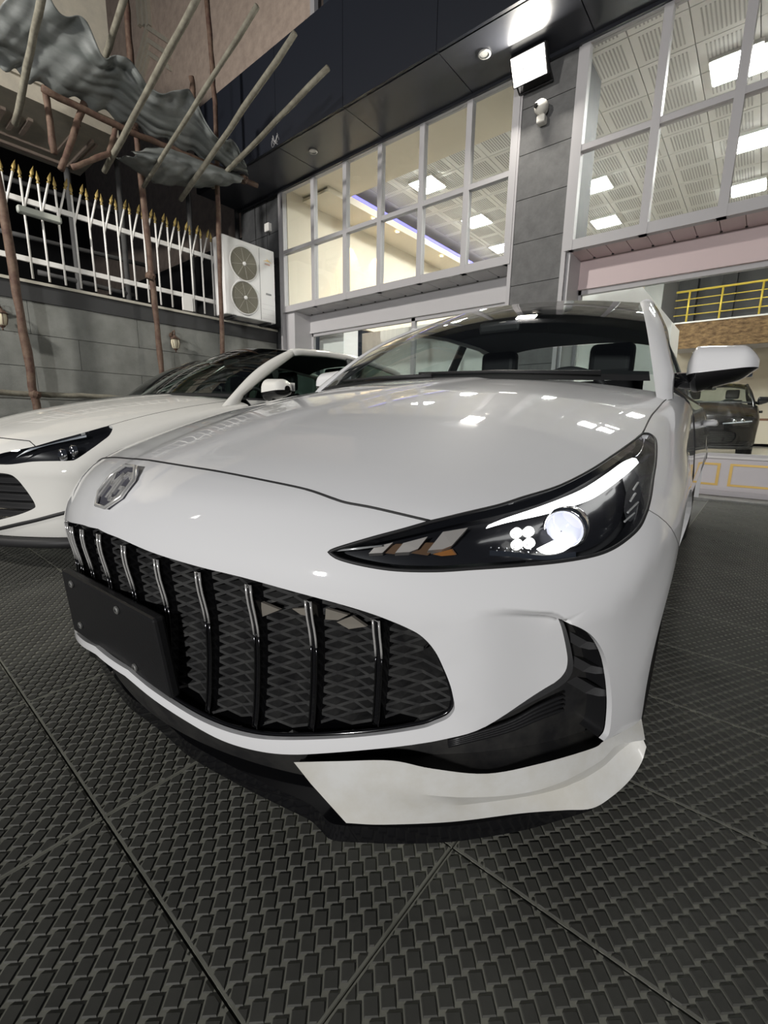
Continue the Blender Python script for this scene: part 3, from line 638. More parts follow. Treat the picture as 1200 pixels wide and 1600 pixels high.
def panel(name, loop, mt_, parent, sp=.022, holes=(), cons=(), lev=0., disp=None, rim=.014, mirror=None, wall_to=None):
    """one body panel.  mirror: None = keep, 'both' = add its mirror image, 'flip' = mirror image only"""
    uv, T = tri(loop, sp, holes, cons); p = from_uv(uv, lev)
    g = grad(p); nrm = g.copy()
    if disp is not None:
        dd = disp(p, uv); p = p-g*dd[:, None]
    a = np.cross(p[T[:, 1]]-p[T[:, 0]], p[T[:, 2]]-p[T[:, 0]]); fl_ = (a*g[T[:, 0]]).sum(1) < 0; T[fl_] = T[fl_][:, ::-1]
    if disp is not None:
        a = np.cross(p[T[:, 1]]-p[T[:, 0]], p[T[:, 2]]-p[T[:, 0]]); gn = np.zeros_like(p)
        for k in range(3): np.add.at(gn, T[:, k], a)
        gn /= np.linalg.norm(gn, axis=1, keepdims=True)+1e-12; mk = dd > -1; near = (np.abs(dd) > 1e-5)
        ring = np.zeros(len(p), bool); ring[T[near[T].any(1)].ravel()] = True; nrm[ring] = gn[ring]
    V = [tuple(q) for q in p]; N = [tuple(q) for q in nrm]; Fc = [tuple(map(int, t)) for t in T]
    if rim:
        ed = {}
        for t in Fc:
            for i in range(3):
                e = (t[i], t[(i+1) % 3]); ed[e] = 1
        for (i, j) in list(ed):
            if (j, i) in ed: continue
            if mirror == 'both' and abs(p[i][0]) < 1e-4 and abs(p[j][0]) < 1e-4: continue
            qi = p[i]-g[i]*rim; qj = p[j]-g[j]*rim
            n_ = np.cross(p[j]-p[i], -g[i]); n_ = -n_/(np.linalg.norm(n_)+1e-12); k = len(V)
            V += [tuple(p[i]), tuple(p[j]), tuple(qj), tuple(qi)]; N += [tuple(n_)]*4; Fc.append((k+1, k, k+3, k+2))
    if mirror in ('both', 'flip'):
        mv = [(-x, y, z) for x, y, z in V]; mn = [(-x, y, z) for x, y, z in N]; k = len(V) if mirror == 'both' else 0
        mf = [tuple(i+k for i in reversed(f)) for f in Fc]
        if mirror == 'both': V += mv; N += mn; Fc += mf
        else: V, N, Fc = mv, mn, mf
    me = bpy.data.meshes.new(name); me.from_pydata(V, [], Fc); me.update(); me.shade_smooth(); me.normals_split_custom_set_from_vertices(N)
    return link(name, me, parent, mt_)
def mirpts(P): return [(-p[0], p[1], p[2]) for p in P]
def fy(x, z, lev=0.):
    """depth of the nose surface at lateral x and height z"""
    x = np.atleast_1d(np.array(x, float)); z = np.atleast_1d(np.array(z, float)); x, z = np.broadcast_arrays(x, z)
    T = np.linspace(-.1, 1.4, 300); v = Fimp(np.stack(np.broadcast_arrays(x[:, None], T[None], z[:, None]), -1))+lev; i = np.argmax(v < 0, 1); lo = T[np.maximum(i-1, 0)]; hi = T[i]
    for _ in range(30):
        m_ = (lo+hi)/2; f = Fimp(np.stack([x, m_, z], -1))+lev; lo = np.where(f > 0, m_, lo); hi = np.where(f > 0, hi, m_)
    return hi
def start0(P):
    """trim a curve to x>=0 and start it exactly on the centre plane"""
    P = np.array(P); k = np.argmax(P[:, 0] > .012); a = P[max(k-1, 0)]; b = P[k]
    t = np.clip((0-a[0])/(b[0]-a[0]+1e-9), -3, 1); z = a[2]+(b[2]-a[2])*t; return np.vstack([[0, a[1]+(b[1]-a[1])*t, z], P[k:]])
def seam(name, P, parent, r=.0022, mt_=None, mirror=True, inset=.0006):
    P = np.array(P); g = grad(P); Q = P-g*inset
    o = MB().tube(Q, r, 6).build(name, mt_ or SATBLK, parent, smooth=True)
    if mirror: o2 = MB().tube(mirpts(Q), r, 6).build(name, mt_ or SATBLK, parent, smooth=True); return o, o2
    return o,
ARC, ARR = np.array([.93, .335]), .365
def side(yz):
    yz = np.atleast_2d(yz); x = np.full(len(yz), .9)
    lo = np.full(len(yz), .3); hi = np.full(len(yz), 1.1)
    for _ in range(30):
        m_ = (lo+hi)/2; f = Fimp(np.stack([m_, yz[:, 0], yz[:, 1]], -1)); lo = np.where(f < 0, m_, lo); hi = np.where(f < 0, hi, m_)
    return np.stack([lo, yz[:, 0], yz[:, 1]], 1)
def wheel(parent, x, y, s, simple=False):
    w_ = empty('wheel', (x, y, .335)); w_.parent = parent
    MB().lathe([(.20, -.10), (.30, -.11), (.328, -.09), (.335, -.06), (.335, .06), (.328, .09), (.30, .11), (.20, .10)], (0, 0, 0), (s, 0, 0), 40, cap=False).build('tyre', RUBBER, w_, smooth=True)
    MB().lathe([(.215, -.09), (.225, .09), (.21, .10), (.20, .06), (.19, 0), (.02, 0)], (0, 0, 0), (s, 0, 0), 36, cap=False).build('rim', SILVER, w_, smooth=True)
    if not simple:
        for k in range(5):
            q = 2*math.pi*k/5; u = np.array([0, math.cos(q), math.sin(q)]); v = np.array([0, -math.sin(q), math.cos(q)]); e = np.array([s, 0, 0])
            MB().prism([u*.03+v*.025+e*.08, u*.215+v*.045+e*.09, u*.215-v*.045+e*.09, u*.03-v*.025+e*.08], -e*.03).build('spoke', SILVER, w_)
        MB().lathe([(.05, .07), (.045, .1), (.01, .105)], (0, 0, 0), (s, 0, 0), 16).build('hub_cap', SILVER, w_, smooth=True)
    return w_
# ---- passenger cell shared by the cars
def wbase(s): return np.array([.795*s, 1.47-.20*(1-s*s), 1.02+.01*(1-s*s)])
def wtop(s): return np.array([.622*s, 2.12-.10*(1-s*s), 1.452-.05*s*s])
def wsurf(s, t):
    p = wbase(s)*(1-t)+wtop(s)*t; return p+np.array([0, -.025, .03])*math.sin(math.pi*t)
def belt(y): return .985+.03*np.clip((y-1.5)/2.3, 0, 1)
def railp(y):
    """roof rail (top of the side glass): half width and height"""
    Y = np.array([1.47, 1.8, 2.12, 2.5, 3.0, 3.5, 3.95, 4.25]); return np.array([np.interp(y, Y, [.808, .728, .624, .615, .61, .60, .62, .68]), y, np.interp(y, Y, [1.02, 1.225, 1.398, 1.425, 1.425, 1.36, 1.21, 1.06])])
def cabin(parent, paint, gl, seats=True):
    S = np.linspace(-1, 1, 33)
    MB().grid([[wsurf(s*.985, t) for s in S] for t in np.linspace(.0, .985, 17)]).build('windshield', gl, parent, smooth=True)
    b = MB().grid([[wsurf(s*.955, t)+np.array([0, .004, -.004]) for s in S] for t in (-.04, 0, .035)])
    b.build('cowl_shade', SATBLK, parent, smooth=True)
    # roof skin
    G = []
    for y in np.concatenate([[0, .03, .08], np.linspace(.18, 1.0, 12)]):
        row = []
        for s in S:
            f = wsurf(s*.97, .975); e = railp(3.35); yb = f[1]+(3.35-f[1])*y; r = railp(max(yb, 2.12)); cz = 1.475-.05*max(0, yb-2.75)**2 if yb > 2.75 else 1.475-.045*(2.75-yb)**2-.01
            xx = s*(.615+.0*y); zz = r[2]*abs(s)**3.2+cz*(1-abs(s)**3.2)
            row.append((xx, yb, zz) if y > .05 else tuple(f))
        G.append(row)
    MB().grid(G).build('roof', paint, parent, smooth=True)
    MB().grid([[np.array(q)+np.array([0, .0, -.022]) for q in r] for r in G]).build('headliner', mat('headliner_dark', (.05, .05, .052), .8), parent, smooth=True)
    # rear glass and boot
    MB().grid([[np.array([s*(.59+.04*t), 3.35+.75*t, (1.43-.03*abs(s)**3)*(1-t)+1.06*t+.03*math.sin(math.pi*t)]) for s in S] for t in np.linspace(0, 1, 9)]).build('rear_window', gl, parent, smooth=True)
    MB().grid([[np.array([s*(.70+.06*math.sin(t)), 4.08+.5*t, 1.065+.01*t-.03*abs(s)**4]) for s in S] for t in np.linspace(0, 1, 6)]+[[np.array([s*.8, 4.6+.03*t, 1.06-.5*t]) for s in S] for t in (0.02, .5, 1)]).build('boot_lid', paint, parent, smooth=True)
    MB().grid([[np.array([.9*s, 4.66-.12*s**4, z]) for s in S] for z in (.62, .5, .35, .22)]).build('rear_bumper', paint, parent, smooth=True)
    for sg in (1, -1):
        mx = np.array([sg, 1, 1])
        # A pillar
        rows = []
        for t in np.linspace(-.22, 1, 18):
            a = wsurf(.968, t); r = railp(max(1.47, min(2.14, a[1]+.03*t))); o_ = np.array([r[0]+.012, r[1]+.05, r[2]-.0])+(np.array([.04, -.3, -.45])*max(0, -t)); mid = (a+o_)/2+np.array([.022, -.014, .016])
            m1 = a*.75+mid*.25+np.array([.006, -.004, .006]); m2 = o_*.6+mid*.4+np.array([.008, -.004, .002])
            rows.append([a*mx, m1*mx, mid*mx, m2*mx, o_*mx, (o_+np.array([-.02, .01, -.01]))*mx])
        MB().grid(rows).build('pillar', paint, parent, smooth=True)
        # roof rail strip
        MB().tube([railp(y)*mx+np.array([.0, 0, -.004]) for y in np.linspace(2.1, 4.2, 22)], .030, 8).build('roof_rail', paint, parent, smooth=True)
        # side windows
        for (ya, yb, nm) in ((1.62, 2.72, 'side_window'), (2.80, 3.66, 'side_window')):
            g = []
            for y in np.linspace(ya, yb, 13):
                r = railp(y+.06); bt = np.array([.80, y, belt(y)]); r = r+np.array([.008, -.06, -.012]); r[1] = y
                g.append([(bt*(1-t)+r*t+np.array([.018*math.sin(math.pi*t), 0, 0]))*mx for t in np.linspace(0, 1, 6)])
            MB().grid(g).build(nm, gl, parent, smooth=True)
        g = []
        for y in np.linspace(3.67, 4.22, 9):
            r = railp(y); bt = np.array([.80-.06*max(0, y-3.9), y, belt(y)])
            g.append([(bt*(1-t)+r*t+np.array([.018*math.sin(math.pi*t), 0, 0]))*mx for t in np.linspace(0, 1, 6)])
        MB().grid(g).build('pillar', paint, parent, smooth=True)
        MB().tube([np.array([.812, y, belt(y)])*mx for y in np.linspace(1.55, 4.0, 14)], .010, 6).build('belt_trim', SATBLK, parent, smooth=True)
        g = []
        MB().prism([np.array([.80, 2.70, belt(2.7)])*mx, np.array([.80, 2.82, belt(2.8)])*mx, (railp(2.84)+np.array([.01, 0, -.01]))*mx, (railp(2.74)+np.array([.01, 0, -.01]))*mx], (.012*sg, 0, 0)).build('pillar', SATBLK, parent)
        # doors and rear quarter
        prof = [.22, .30, .42, .55, .68, .80, .88, .93]
        def flank(y):
            za = .335+math.sqrt(max(0, .375**2-(y-3.61)**2)) if abs(y-3.61) < .375 else .22
            pz = [max(.22, za)+(z-.22)/.71*(.93-max(.22, za)) for z in prof]; L = side([(min(y, 1.6), z) for z in pz]); k = np.clip((y-3.9)/.75, 0, 1)**2*.10
            out = [np.array([q[0]-k-(.07 if y < 3.0 else .02)*(max(.46-q[2], 0)/.24)**1.5, y, q[2]]) for q in L]; out += [np.array([.86-k, y, belt(y)-.035]), np.array([.81-k*.4, y, belt(y)])]; return [q*mx for q in out]
        for nm, ya, yb in (('door', 1.54, 2.70), ('door', 2.705, 3.62), ('rear_quarter', 3.625, 4.62)):
            o = MB().grid([flank(y) for y in np.linspace(ya, yb, 36)]).build(nm, paint, parent, smooth=True)
            if nm == 'door':
                hy = yb-.16; hb = MB().tube([(sg*(.905), hy-.10, .865), (sg*.945, hy-.08, .868), (sg*.95, hy+.05, .872), (sg*.905, hy+.09, .872)], [.012, .016, .018, .013], 8)
                hb.build('door_handle', paint, o, smooth=True)
        MB().tube([np.array(q) for q in flank(1.535)], .003, 5).build('door_seam', SATBLK, parent)
        MB().grid([[np.array([sg*(.835-.02*t), y, .26-.1*t]) for t in (0, 1)] for y in np.linspace(1.3, 3.5, 8)]).build('sill', SATBLK, parent)
        wheel(parent, sg*.80, .93, sg); wheel(parent, sg*.77, 3.61, sg, True)
        # wheel well
        MB().lathe([(.37, -.10), (.37, .10)], (sg*.76, .93, .335), (1, 0, 0), 32, cap=False).build('wheel_liner', SATBLK, parent, smooth=True)
    # inside
    if seats:
        IN = mat('cabin_trim', (.02, .02, .022), .6)
        MB().grid([[np.array([.66*s, y+.1*s*s, z+.03*(1-s*s)]) for s in np.linspace(-1, 1, 17)] for y, z in ((1.36, .93), (1.5, .985), (1.75, 1.0), (1.86, .96), (1.9, .80))]).build('dashboard', IN, parent, smooth=True)
        for sg in (-1, 1):
            st = empty('seat', (sg*.37, 2.45, .45)); st.parent = parent
            bevel(MB().box(-.24, .24, -.30, .22, -.1, .08).build('cushion', IN, st), .06, 3)
            o = MB().grid([[np.array([.23*s*(1-.15*t), .22+.16*t-.05*(1-s*s), .05+.62*t]) for s in np.linspace(-1, 1, 9)] for t in np.linspace(0, 1, 7)]).build('backrest', IN, st, smooth=True); o.modifiers.new('solid', 'SOLIDIFY').thickness = .09
            bevel(MB().box(-.13, .13, .36, .46, .70, .90).build('headrest', IN, st), .04, 3)
        w_ = empty('steering_wheel', (.37, 1.98, .93)); w_.parent = parent
        MB().tube([(.185*math.cos(q), -.07*math.sin(q), .17*math.sin(q)) for q in np.linspace(0, 2*math.pi, 33)[:-1]], .016, 8, closed=True).build('rim', IN, w_, smooth=True)
        MB().lathe([(.06, -.03), (.07, 0), (.05, .02)], (0, 0, 0), (0, -1, .3), 16).build('hub', IN, w_)
        for q in (0, math.pi, -math.pi/2): MB().tube([(0, 0, 0), (.18*math.cos(q), -.07*math.sin(q), .17*math.sin(q))], .014, 6).build('spoke', IN, w_)
        boxo('floor_pan', (-.85, .85, 1.0, 4.4, .16, .30), SATBLK, parent)
        boxo('rear_bench', (-.62, .62, 3.0, 3.3, .4, 1.0), IN, parent)
        bevel(boxo('rear_view_mirror', (-.11, .11, 1.93, 1.96, 1.30, 1.36), SATBLK, parent), .015)
def door_mirror(parent, paint, sg):
    c = np.array([.935, 1.70, 1.065]); e = empty('door_mirror', (sg*c[0], c[1], c[2])); e.parent = parent
    # cap: rounded block tapering outward
    def sec(u, z0, z1):
        h = [(-1, .0), (-.93, .55), (-.75, .80), (-.4, .97), (0, 1), (.4, .97), (.75, .80), (.92, .5), (1, 0)]; return None
    G = []; G2 = []
    for u in np.linspace(0, 1, 19):
        x = -.085+.205*u; rnd = min(1, math.sin(min(u, .12)/.12*math.pi/2))*(1 if u < .75 else math.cos((u-.75)/.25*math.pi/2*.93))
        top = .072*(.55+.45*rnd)*(1-.12*u)*max(rnd, .12)**.35; dep = .085*max(rnd, .1)**.5
        zb = -.032+.02*u
        G.append([np.array([sg*x, -dep*math.cos(q)*.9+.02*u, zb+(top-zb)*max(0, math.sin(q))**.7]) for q in np.linspace(0, math.pi, 13)])
        bot = -.085*(1-.75*u)-.018
        bot = zb-(zb-bot)*max(rnd, .05)*math.sin(min(1, u/.3+.35)*math.pi/2)
        G2.append([np.array([sg*x, -dep*math.cos(q)*.9+.02*u, zb+(bot-zb)*max(0, math.sin(q))**.8]) for q in np.linspace(0, math.pi, 11)])
    MB().grid(G).build('mirror_cap', paint, e, smooth=True); MB().grid(G2).build('mirror_base', GLOSSBLK, e, smooth=True)
    MB().grid([[np.array([sg*(-.08+.19*u), .075+.02*u, z*(1-.3*u)]) for u in np.linspace(0, 1, 5)] for z in (-.05, .06)]).build('mirror_glass', CHROME, e)
    MB().tube([(sg*-.13, .0, -.045), (sg*-.08, -.005, -.05), (sg*.0, .0, -.055)], [.026, .03, .03], 10).build('mirror_arm', GLOSSBLK, e, smooth=True)
# ---- the white car in front
P1 = Pose(-.995, .30, math.radians(3.2))
car = empty('car', tuple(P1.o), P1.yaw, label='large white sedan in the foreground with lit headlight and black barred grille', cat='car')
def H1(px, lev=0., k=5): return P1.hit(crv(px, k), lev)
hood_f = start0(H1([(205, 715.5), (225, 718), (260, 723.5), (300, 730), (346.7, 737.6), (420, 752), (480, 765), (520, 778.7), (542, 785.5), (580, 792.5), (630, 804), (672, 814)]))
hl_a = H1([(513.7, 862.5), (530, 856), (580, 841), (630, 827.5), (672.5, 815)])           # tip to the hood corner
hl_b = H1([(672.5, 815), (687.5, 811.5), (730, 801), (780, 789), (820, 776), (860, 764), (889, 752), (926.7, 732), (958.7, 710.7), (985.3, 692), (1004, 677)])
hl_c = H1([(1004, 677), (1015, 678), (1023.5, 686), (1025.5, 700), (1024.5, 722), (1021, 745), (1017.3, 772), (1012, 796)])
hl_d = H1([(1012, 796), (1001.3, 820), (985.3, 837.3), (958.7, 856), (926.7, 868), (873.3, 877.3), (806.7, 883.5), (740, 888), (680, 891.5), (617.5, 890), (567.5, 882.5), (530, 872.5), (513.7, 862.5)])
HLoop = np.vstack([hl_a[:-1], hl_b[:-1], hl_c[:-1], hl_d[:-1]])
# hood side shut line continues up the fender shoulder
f0 = hl_b[-1]
hood_s = crv([f0, *P1.hit([(1016.5, 651.5), (1028, 637.5)])], 6)
e_ = hood_s[-1]; ys = np.linspace(e_[1], 1.52, 4)[1:]
def topz(x, y):
    x = np.atleast_1d(x); y = np.broadcast_to(np.atleast_1d(y), x.shape); lo = np.full(x.shape, .4); hi = np.full(x.shape, 1.3)
    for _ in range(34):
        m_ = (lo+hi)/2; f = Fimp(np.stack([x, y, m_], -1)); lo = np.where(f < 0, m_, lo); hi = np.where(f < 0, hi, m_)
    return np.stack([x, y, lo], -1)
hood_s = np.vstack([hood_s, [topz(e_[0]+.002*i, y)[0] for i, y in enumerate(ys)]])
xs = np.linspace(hood_s[-1][0], 0, 24); hood_r = topz(xs, 1.50-.22*(1-(xs/hood_s[-1][0])**2)+.02)
hood_r[:, 2] = [topz(np.array([x]), y)[0][2] for x, y in zip(hood_r[:, 0], hood_r[:, 1])]
hood_c = topz(np.zeros(10), np.linspace(hood_r[-1][1], hood_f[0][1], 10))
hood_loop = np.vstack([hood_f[:-1], hl_b[:-1], hood_s[:-1], hood_r[:-1], hood_c[:-1]])
panel('hood', hood_loop, PAINT, car, .024, mirror='both')
seam('hood_seam', hood_f, car, .0026); seam('hood_seam', hood_s, car, .0024)
# grille opening
g_top = start0(H1([(120, 806), (160, 830), (186.7, 841), (240, 864), (309, 885), (378.7, 902), (453, 922.7), (538.7, 946), (592, 963), (640, 983), (662, 997), (680, 1018), (693, 1044), (704, 1072), (710, 1098)]))
g_bot = H1([(710, 1098), (709.5, 1110), (700, 1122), (680, 1131), (656, 1138.7), (586.7, 1149), (506.7, 1155), (426.7, 1156), (378.7, 1149.5), (336, 1136), (293, 1114.7), (240, 1080), (215, 1060), (200, 1047)])
g_bot = start0(g_bot[::-1])[::-1]
G_LOOP = np.vstack([g_top[:-1], g_bot])
# lower white strip, cheek, duct
strip = start0(H1([(195, 1056), (240, 1093), (293, 1128), (346.7, 1157), (400, 1173), (453, 1179), (520, 1176), (600, 1169), (643, 1164)]))
cheek_b = H1([(643, 1164), (690, 1156), (760, 1138), (840, 1101), (880.5, 1080)])
cheek_r = H1([(880.5, 1080), (892, 1071), (900.7, 1059), (903.5, 1045), (902, 1030), (896, 1003), (886.8, 973.7)])
rim_o = H1([(886.8, 973.7), (907.5, 981.6), (925.5, 994), (939, 1012), (948, 1034.5), (953.6, 1066), (956, 1097), (954.7, 1126.7), (951.4, 1147), (943.5, 1158)])
# outer flank of the bumper: seam to the fender and the wheel-arch edge
sm = P1.hit([(1012, 796)])[0]
a0 = math.radians(131); arch = [ARC+ARR*np.array([math.cos(a), math.sin(a)]) for a in np.linspace(a0, math.radians(187), 16)]
arch3 = side(arch)
seam1 = np.array([side([(sm[1]*(1-t)+arch[0][0]*t, sm[2]*(1-t)+arch[0][1]*t)])[0] for t in np.linspace(0, 1, 8)]); seam1[0] = sm
low_o = np.array([side([(arch[-1][0]*(1-t)+rim_o[-1][1]*t, arch[-1][1]*(1-t)+rim_o[-1][2]*t)])[0] for t in np.linspace(0, 1, 8)]); low_o[-1] = rim_o[-1]
strip_c = np.array([[0, 0, z] for z in np.linspace(strip[0][2], g_bot[-1][2], 4)]); strip_c[:, 1] = fy(strip_c[:, 0], strip_c[:, 2])
nose_c = np.array([[0, 0, z] for z in np.linspace(g_top[0][2], hood_f[0][2], 12)]); nose_c[:, 1] = fy(nose_c[:, 0], nose_c[:, 2])
# fascia runs: centre nose -> hood line -> light -> fender seam -> arch -> duct -> strip -> grille edge
fas = np.vstack([hood_f[:-1], hl_a[::-1][:-1], hl_d[::-1][:-1], seam1[:-1], arch3[:-1], low_o[:-1], rim_o[::-1][:-1], cheek_r[::-1][:-1], cheek_b[::-1][:-1], strip[::-1][:-1], strip_c[:-1], g_bot[::-1][:-1], g_top[::-1][:-1], nose_c[:-1]])
rdg_o = H1([(742, 957), (787, 953), (840, 957.5), (867, 960), (884, 970)]); rdg_i = H1([(742, 961), (787, 961.5), (840, 966.5), (869, 969.5), (884, 974)])
rdg_o2 = H1([(742, 952), (787, 948), (840, 952), (872, 955), (893, 970)]); rdg_i2 = H1([(742, 967), (787, 968), (840, 973), (866, 976), (882, 981)])
ck = to_uv(np.vstack([H1([(720, 958), (742, 959), (787, 957), (840, 962), (867, 964.5), (884, 972)]), cheek_r[::-1], cheek_b[::-1], H1([(643, 1163), (735, 1050), (720, 960)])]))
ck = (ck-ck.mean(0))*1.004+ck.mean(0)
def cheek(p, uv):
    i = inpoly(uv, ck); t = np.clip((p[:, 0]-.70)/.12, 0, 1); t = t*t*(3-2*t); return np.where(i, .026*t, 0.)
panel('front_bumper', fas, PAINT, car, .02, cons=[rdg_o, rdg_i, rdg_o2, rdg_i2], disp=cheek, mirror='both', rim=.010)
seam('bumper_seam', seam1, car, .0014, mat('seam_grey', (.15, .15, .15), .6))
# fender
arch_r = [ARC+ARR*np.array([math.cos(a), math.sin(a)]) for a in np.linspace(a0, math.radians(-8), 26)]
dr = side([(1.53, z) for z in np.linspace(.24, .90, 14)])
fe = np.vstack([hl_c[:-1], seam1[:-1], side(arch_r)[:-1], side([(arch_r[-1][0], .24)]), dr, hood_s[::-1][:-1]])
for mm in (None, 'flip'): panel('fender', fe, PAINT, car, .026, mirror=mm)
# black lower panel and duct pocket
zb = .165; xb = np.linspace(0, .86, 20); bot = np.stack([xb, fy(xb, np.full(20, zb)), np.full(20, zb)], 1)
blk = np.vstack([strip[:-1], cheek_b[:-1], cheek_r[:-1], rim_o, [side([(rim_o[-1][1]+.0, .2)])[0]], bot[::-1]])
strip_c2 = np.array([[0, 0, z] for z in np.linspace(bot[0][2], strip[0][2], 4)]); strip_c2[:, 1] = fy(strip_c2[:, 0], strip_c2[:, 2])
panel('lower_intake', np.vstack([blk, strip_c2[1:-1]]), DUSTPL, car, .022, mirror='both', rim=0, lev=.05)
# walls of the pocket
def walls(name, C, d0, d1, mt_, mirror=True, parent=None):
    C = np.array(C); g = grad(C); o = MB().grid([list(C-g*d0), list(C-g*(d0+d1)/2), list(C-g*d1)]).build(name, mt_, parent or car, smooth=True)
    o2 = MB().grid([mirpts(C-g*d0), mirpts(C-g*(d0+d1)/2), mirpts(C-g*d1)]).build(name, mt_, parent or car, smooth=True)
    return o, o2
walls('duct_wall', np.vstack([strip, cheek_b[1:], cheek_r[1:], rim_o[1:]]), .012, .06, BLKPL)
# fins at the outer end of the duct
for q in ([(904, 1011), (917.6, 1002.5), (939, 1006), (940.5, 1014), (920, 1015)], [(909.7, 1049), (924, 1040), (949, 1045), (951, 1052), (930, 1053)], [(914, 1083), (930, 1074), (954, 1080), (955.5, 1088), (935, 1088)]):
    P = P1.hit(q, .012); g = grad(P).mean(0)
    for mir in (0, 1):
        Q = mirpts(P) if mir else P; gg = g*np.array([-1, 1, 1]) if mir else g
        MB().prism(Q, -np.array(gg)*.04).build('duct_fin', mat('fin_grey', (.06, .06, .062), .45), car)
for k in range(4):
    L_ = P1.hit(crv([(700, 1158+k*2.5), (790, 1131+k*4), (840, 1105+k*6), (880, 1087+k*7)], 5), .03)
    for q in (L_, mirpts(L_)): MB().tube(q, .0035, 6).build('duct_rib', BLKPL, car, smooth=True)
# sloping shelf of the duct
w_top = H1([(459, 1191), (520, 1189.6), (580, 1188.5), (611, 1188.5), (640, 1193), (675, 1201), (715, 1207), (760, 1209), (800, 1204), (845, 1193), (885, 1184), (925.5, 1169.5), (943.5, 1158)], .004)
sh_b = P1.hit(crv([(470, 1186), (560, 1183), (640, 1180), (740, 1176), (840, 1163), (910, 1143), (948, 1125)], 11), .05)
n_ = 40; ra = np.array([w_top[int(i)] for i in np.linspace(0, len(w_top)-1, n_)]); rb = np.array([sh_b[int(i)] for i in np.linspace(0, len(sh_b)-1, n_)])
for q in (lambda P: list(P), mirpts): MB().grid([q(ra*(1-t)+rb*t-np.array([0, 0, .006])*math.sin(math.pi*t)) for t in np.linspace(0, 1, 5)]).build('duct_shelf', DUSTPL, car, smooth=True)
# white lower winglet: from the duct edge down and forward to the splitter
w_bot_px = [(541, 1286), (600, 1288.5), (707, 1284), (813, 1271), (880, 1266), (925, 1263), (957, 1244), (984, 1219), (1002, 1192), (1010, 1167)]
zz_ = [.158, .158, .158, .160, .163, .166, .178, .196, .222, .252]
w_bot = np.array([P1.plane([p], 2, z)[0] for p, z in zip(w_bot_px, zz_)])
w_tp = [(459, 1191), (530, 1189.4), (611, 1188.5), (675, 1201), (760, 1209), (845, 1193), (925.5, 1169.5), (943.5, 1158), (975, 1152), (1005, 1146)]
wt = P1.hit(w_tp, .0); wt[-1] = arch3[-1]; wt[-2] = low_o[4]; wt[-3] = low_o[-1]; 
mid_px = [(486, 1225), (548, 1230), (640, 1240), (730, 1246), (815, 1240), (878, 1222), (937, 1190), (962, 1166), (985, 1160), (1008, 1156)]
R_ = []
for i in range(10):
    d = rays([mid_px[i]])[0]@P1.R; o = (CAM-P1.o)@P1.R; ab = (wt[i]+w_bot[i])/2; t = ((ab-o)@d); m_ = o+d*t; R_.append(m_-d*(.004+.022*min(1, i/6)))
T_ = crv(wt, 6); B2 = crv(w_bot, 6); M_ = crv(np.array(R_), 6)
wq = np.clip((np.linspace(0, 9, len(M_))-2)/3, 0, 1)[:, None]; N_ = M_*.5+B2*.5+np.array([-.012, .026, .0])*wq
rows = [T_*(1-t)+M_*t for t in (0, .33, .66, 1)]+[M_*(1-t)+N_*t for t in (.5, 1)]+[N_*(1-t)+B2*t for t in (.5, 1)]
nr_ = rows+[B2+np.array([0, .05, -.004])]
wb = MB().grid([list(r) for r in nr_]); wb2 = MB().grid([mirpts(r) for r in nr_])
for q in (wb, wb2):
    o = q.build('bumper_winglet', DIRTYW, car, angle=14)
# black splitter
s_px = [(232, 1124), (265, 1155), (300, 1185), (380, 1230), (440, 1260), (482.7, 1281), (500, 1296), (520, 1313), (575, 1317), (626.7, 1318.5), (700, 1316), (760, 1308), (820, 1297), (866.7, 1284), (925, 1266)]
s_z = [.125, .124, .123, .122, .121, .12, .118, .115, .115, .115, .115, .117, .12, .125, .15]
sb = np.array([P1.plane([p], 2, z)[0] for p, z in zip(s_px, s_z)]); sb = crv(sb, 4); sb = np.vstack([[0, sb[0][1]-.004, .126], sb[sb[:, 0] > .01]])
th = np.array([.032]*len(sb)); th[-1] = .012
up_ = sb+np.stack([0*th, 0*th+.003, th], 1); bk = up_+np.array([0, .11, .02]); bk[:, 0] *= .985
for q in (lambda P: list(P), mirpts): MB().grid([q(x) for x in (sb+np.array([0, .12, .0]), sb, up_, bk)]).build('splitter', GLOSSBLK, car, angle=40)
# ---- grille
gr = empty('grille', (0, .05, .42)); gr.parent = car; GO = np.array([0, .05, .42])
def gl_(o): o.location = -GO; return o
gl_(panel('grille_back', G_LOOP, SATBLK, gr, .03, mirror='both', rim=0, lev=.085))
C_ = np.vstack([g_top, g_bot[1:]]); [gl_(q) for q in walls('grille_wall', C_, .018, .09, GLOSSBLK, parent=gr)]
GX = G_LOOP[:, [0, 2]]
def zrange(x):
    x = abs(x); zsx = []
    n = len(GX)
    for i in range(n-1):
        (a, za), (b, zb_) = GX[i], GX[i+1]
        if (a-x)*(b-x) <= 0 and abs(a-b) > 1e-9: zsx.append(za+(zb_-za)*(x-a)/(b-a))
    return (min(zsx), max(zsx)) if len(zsx) > 1 else None
BS = .0963
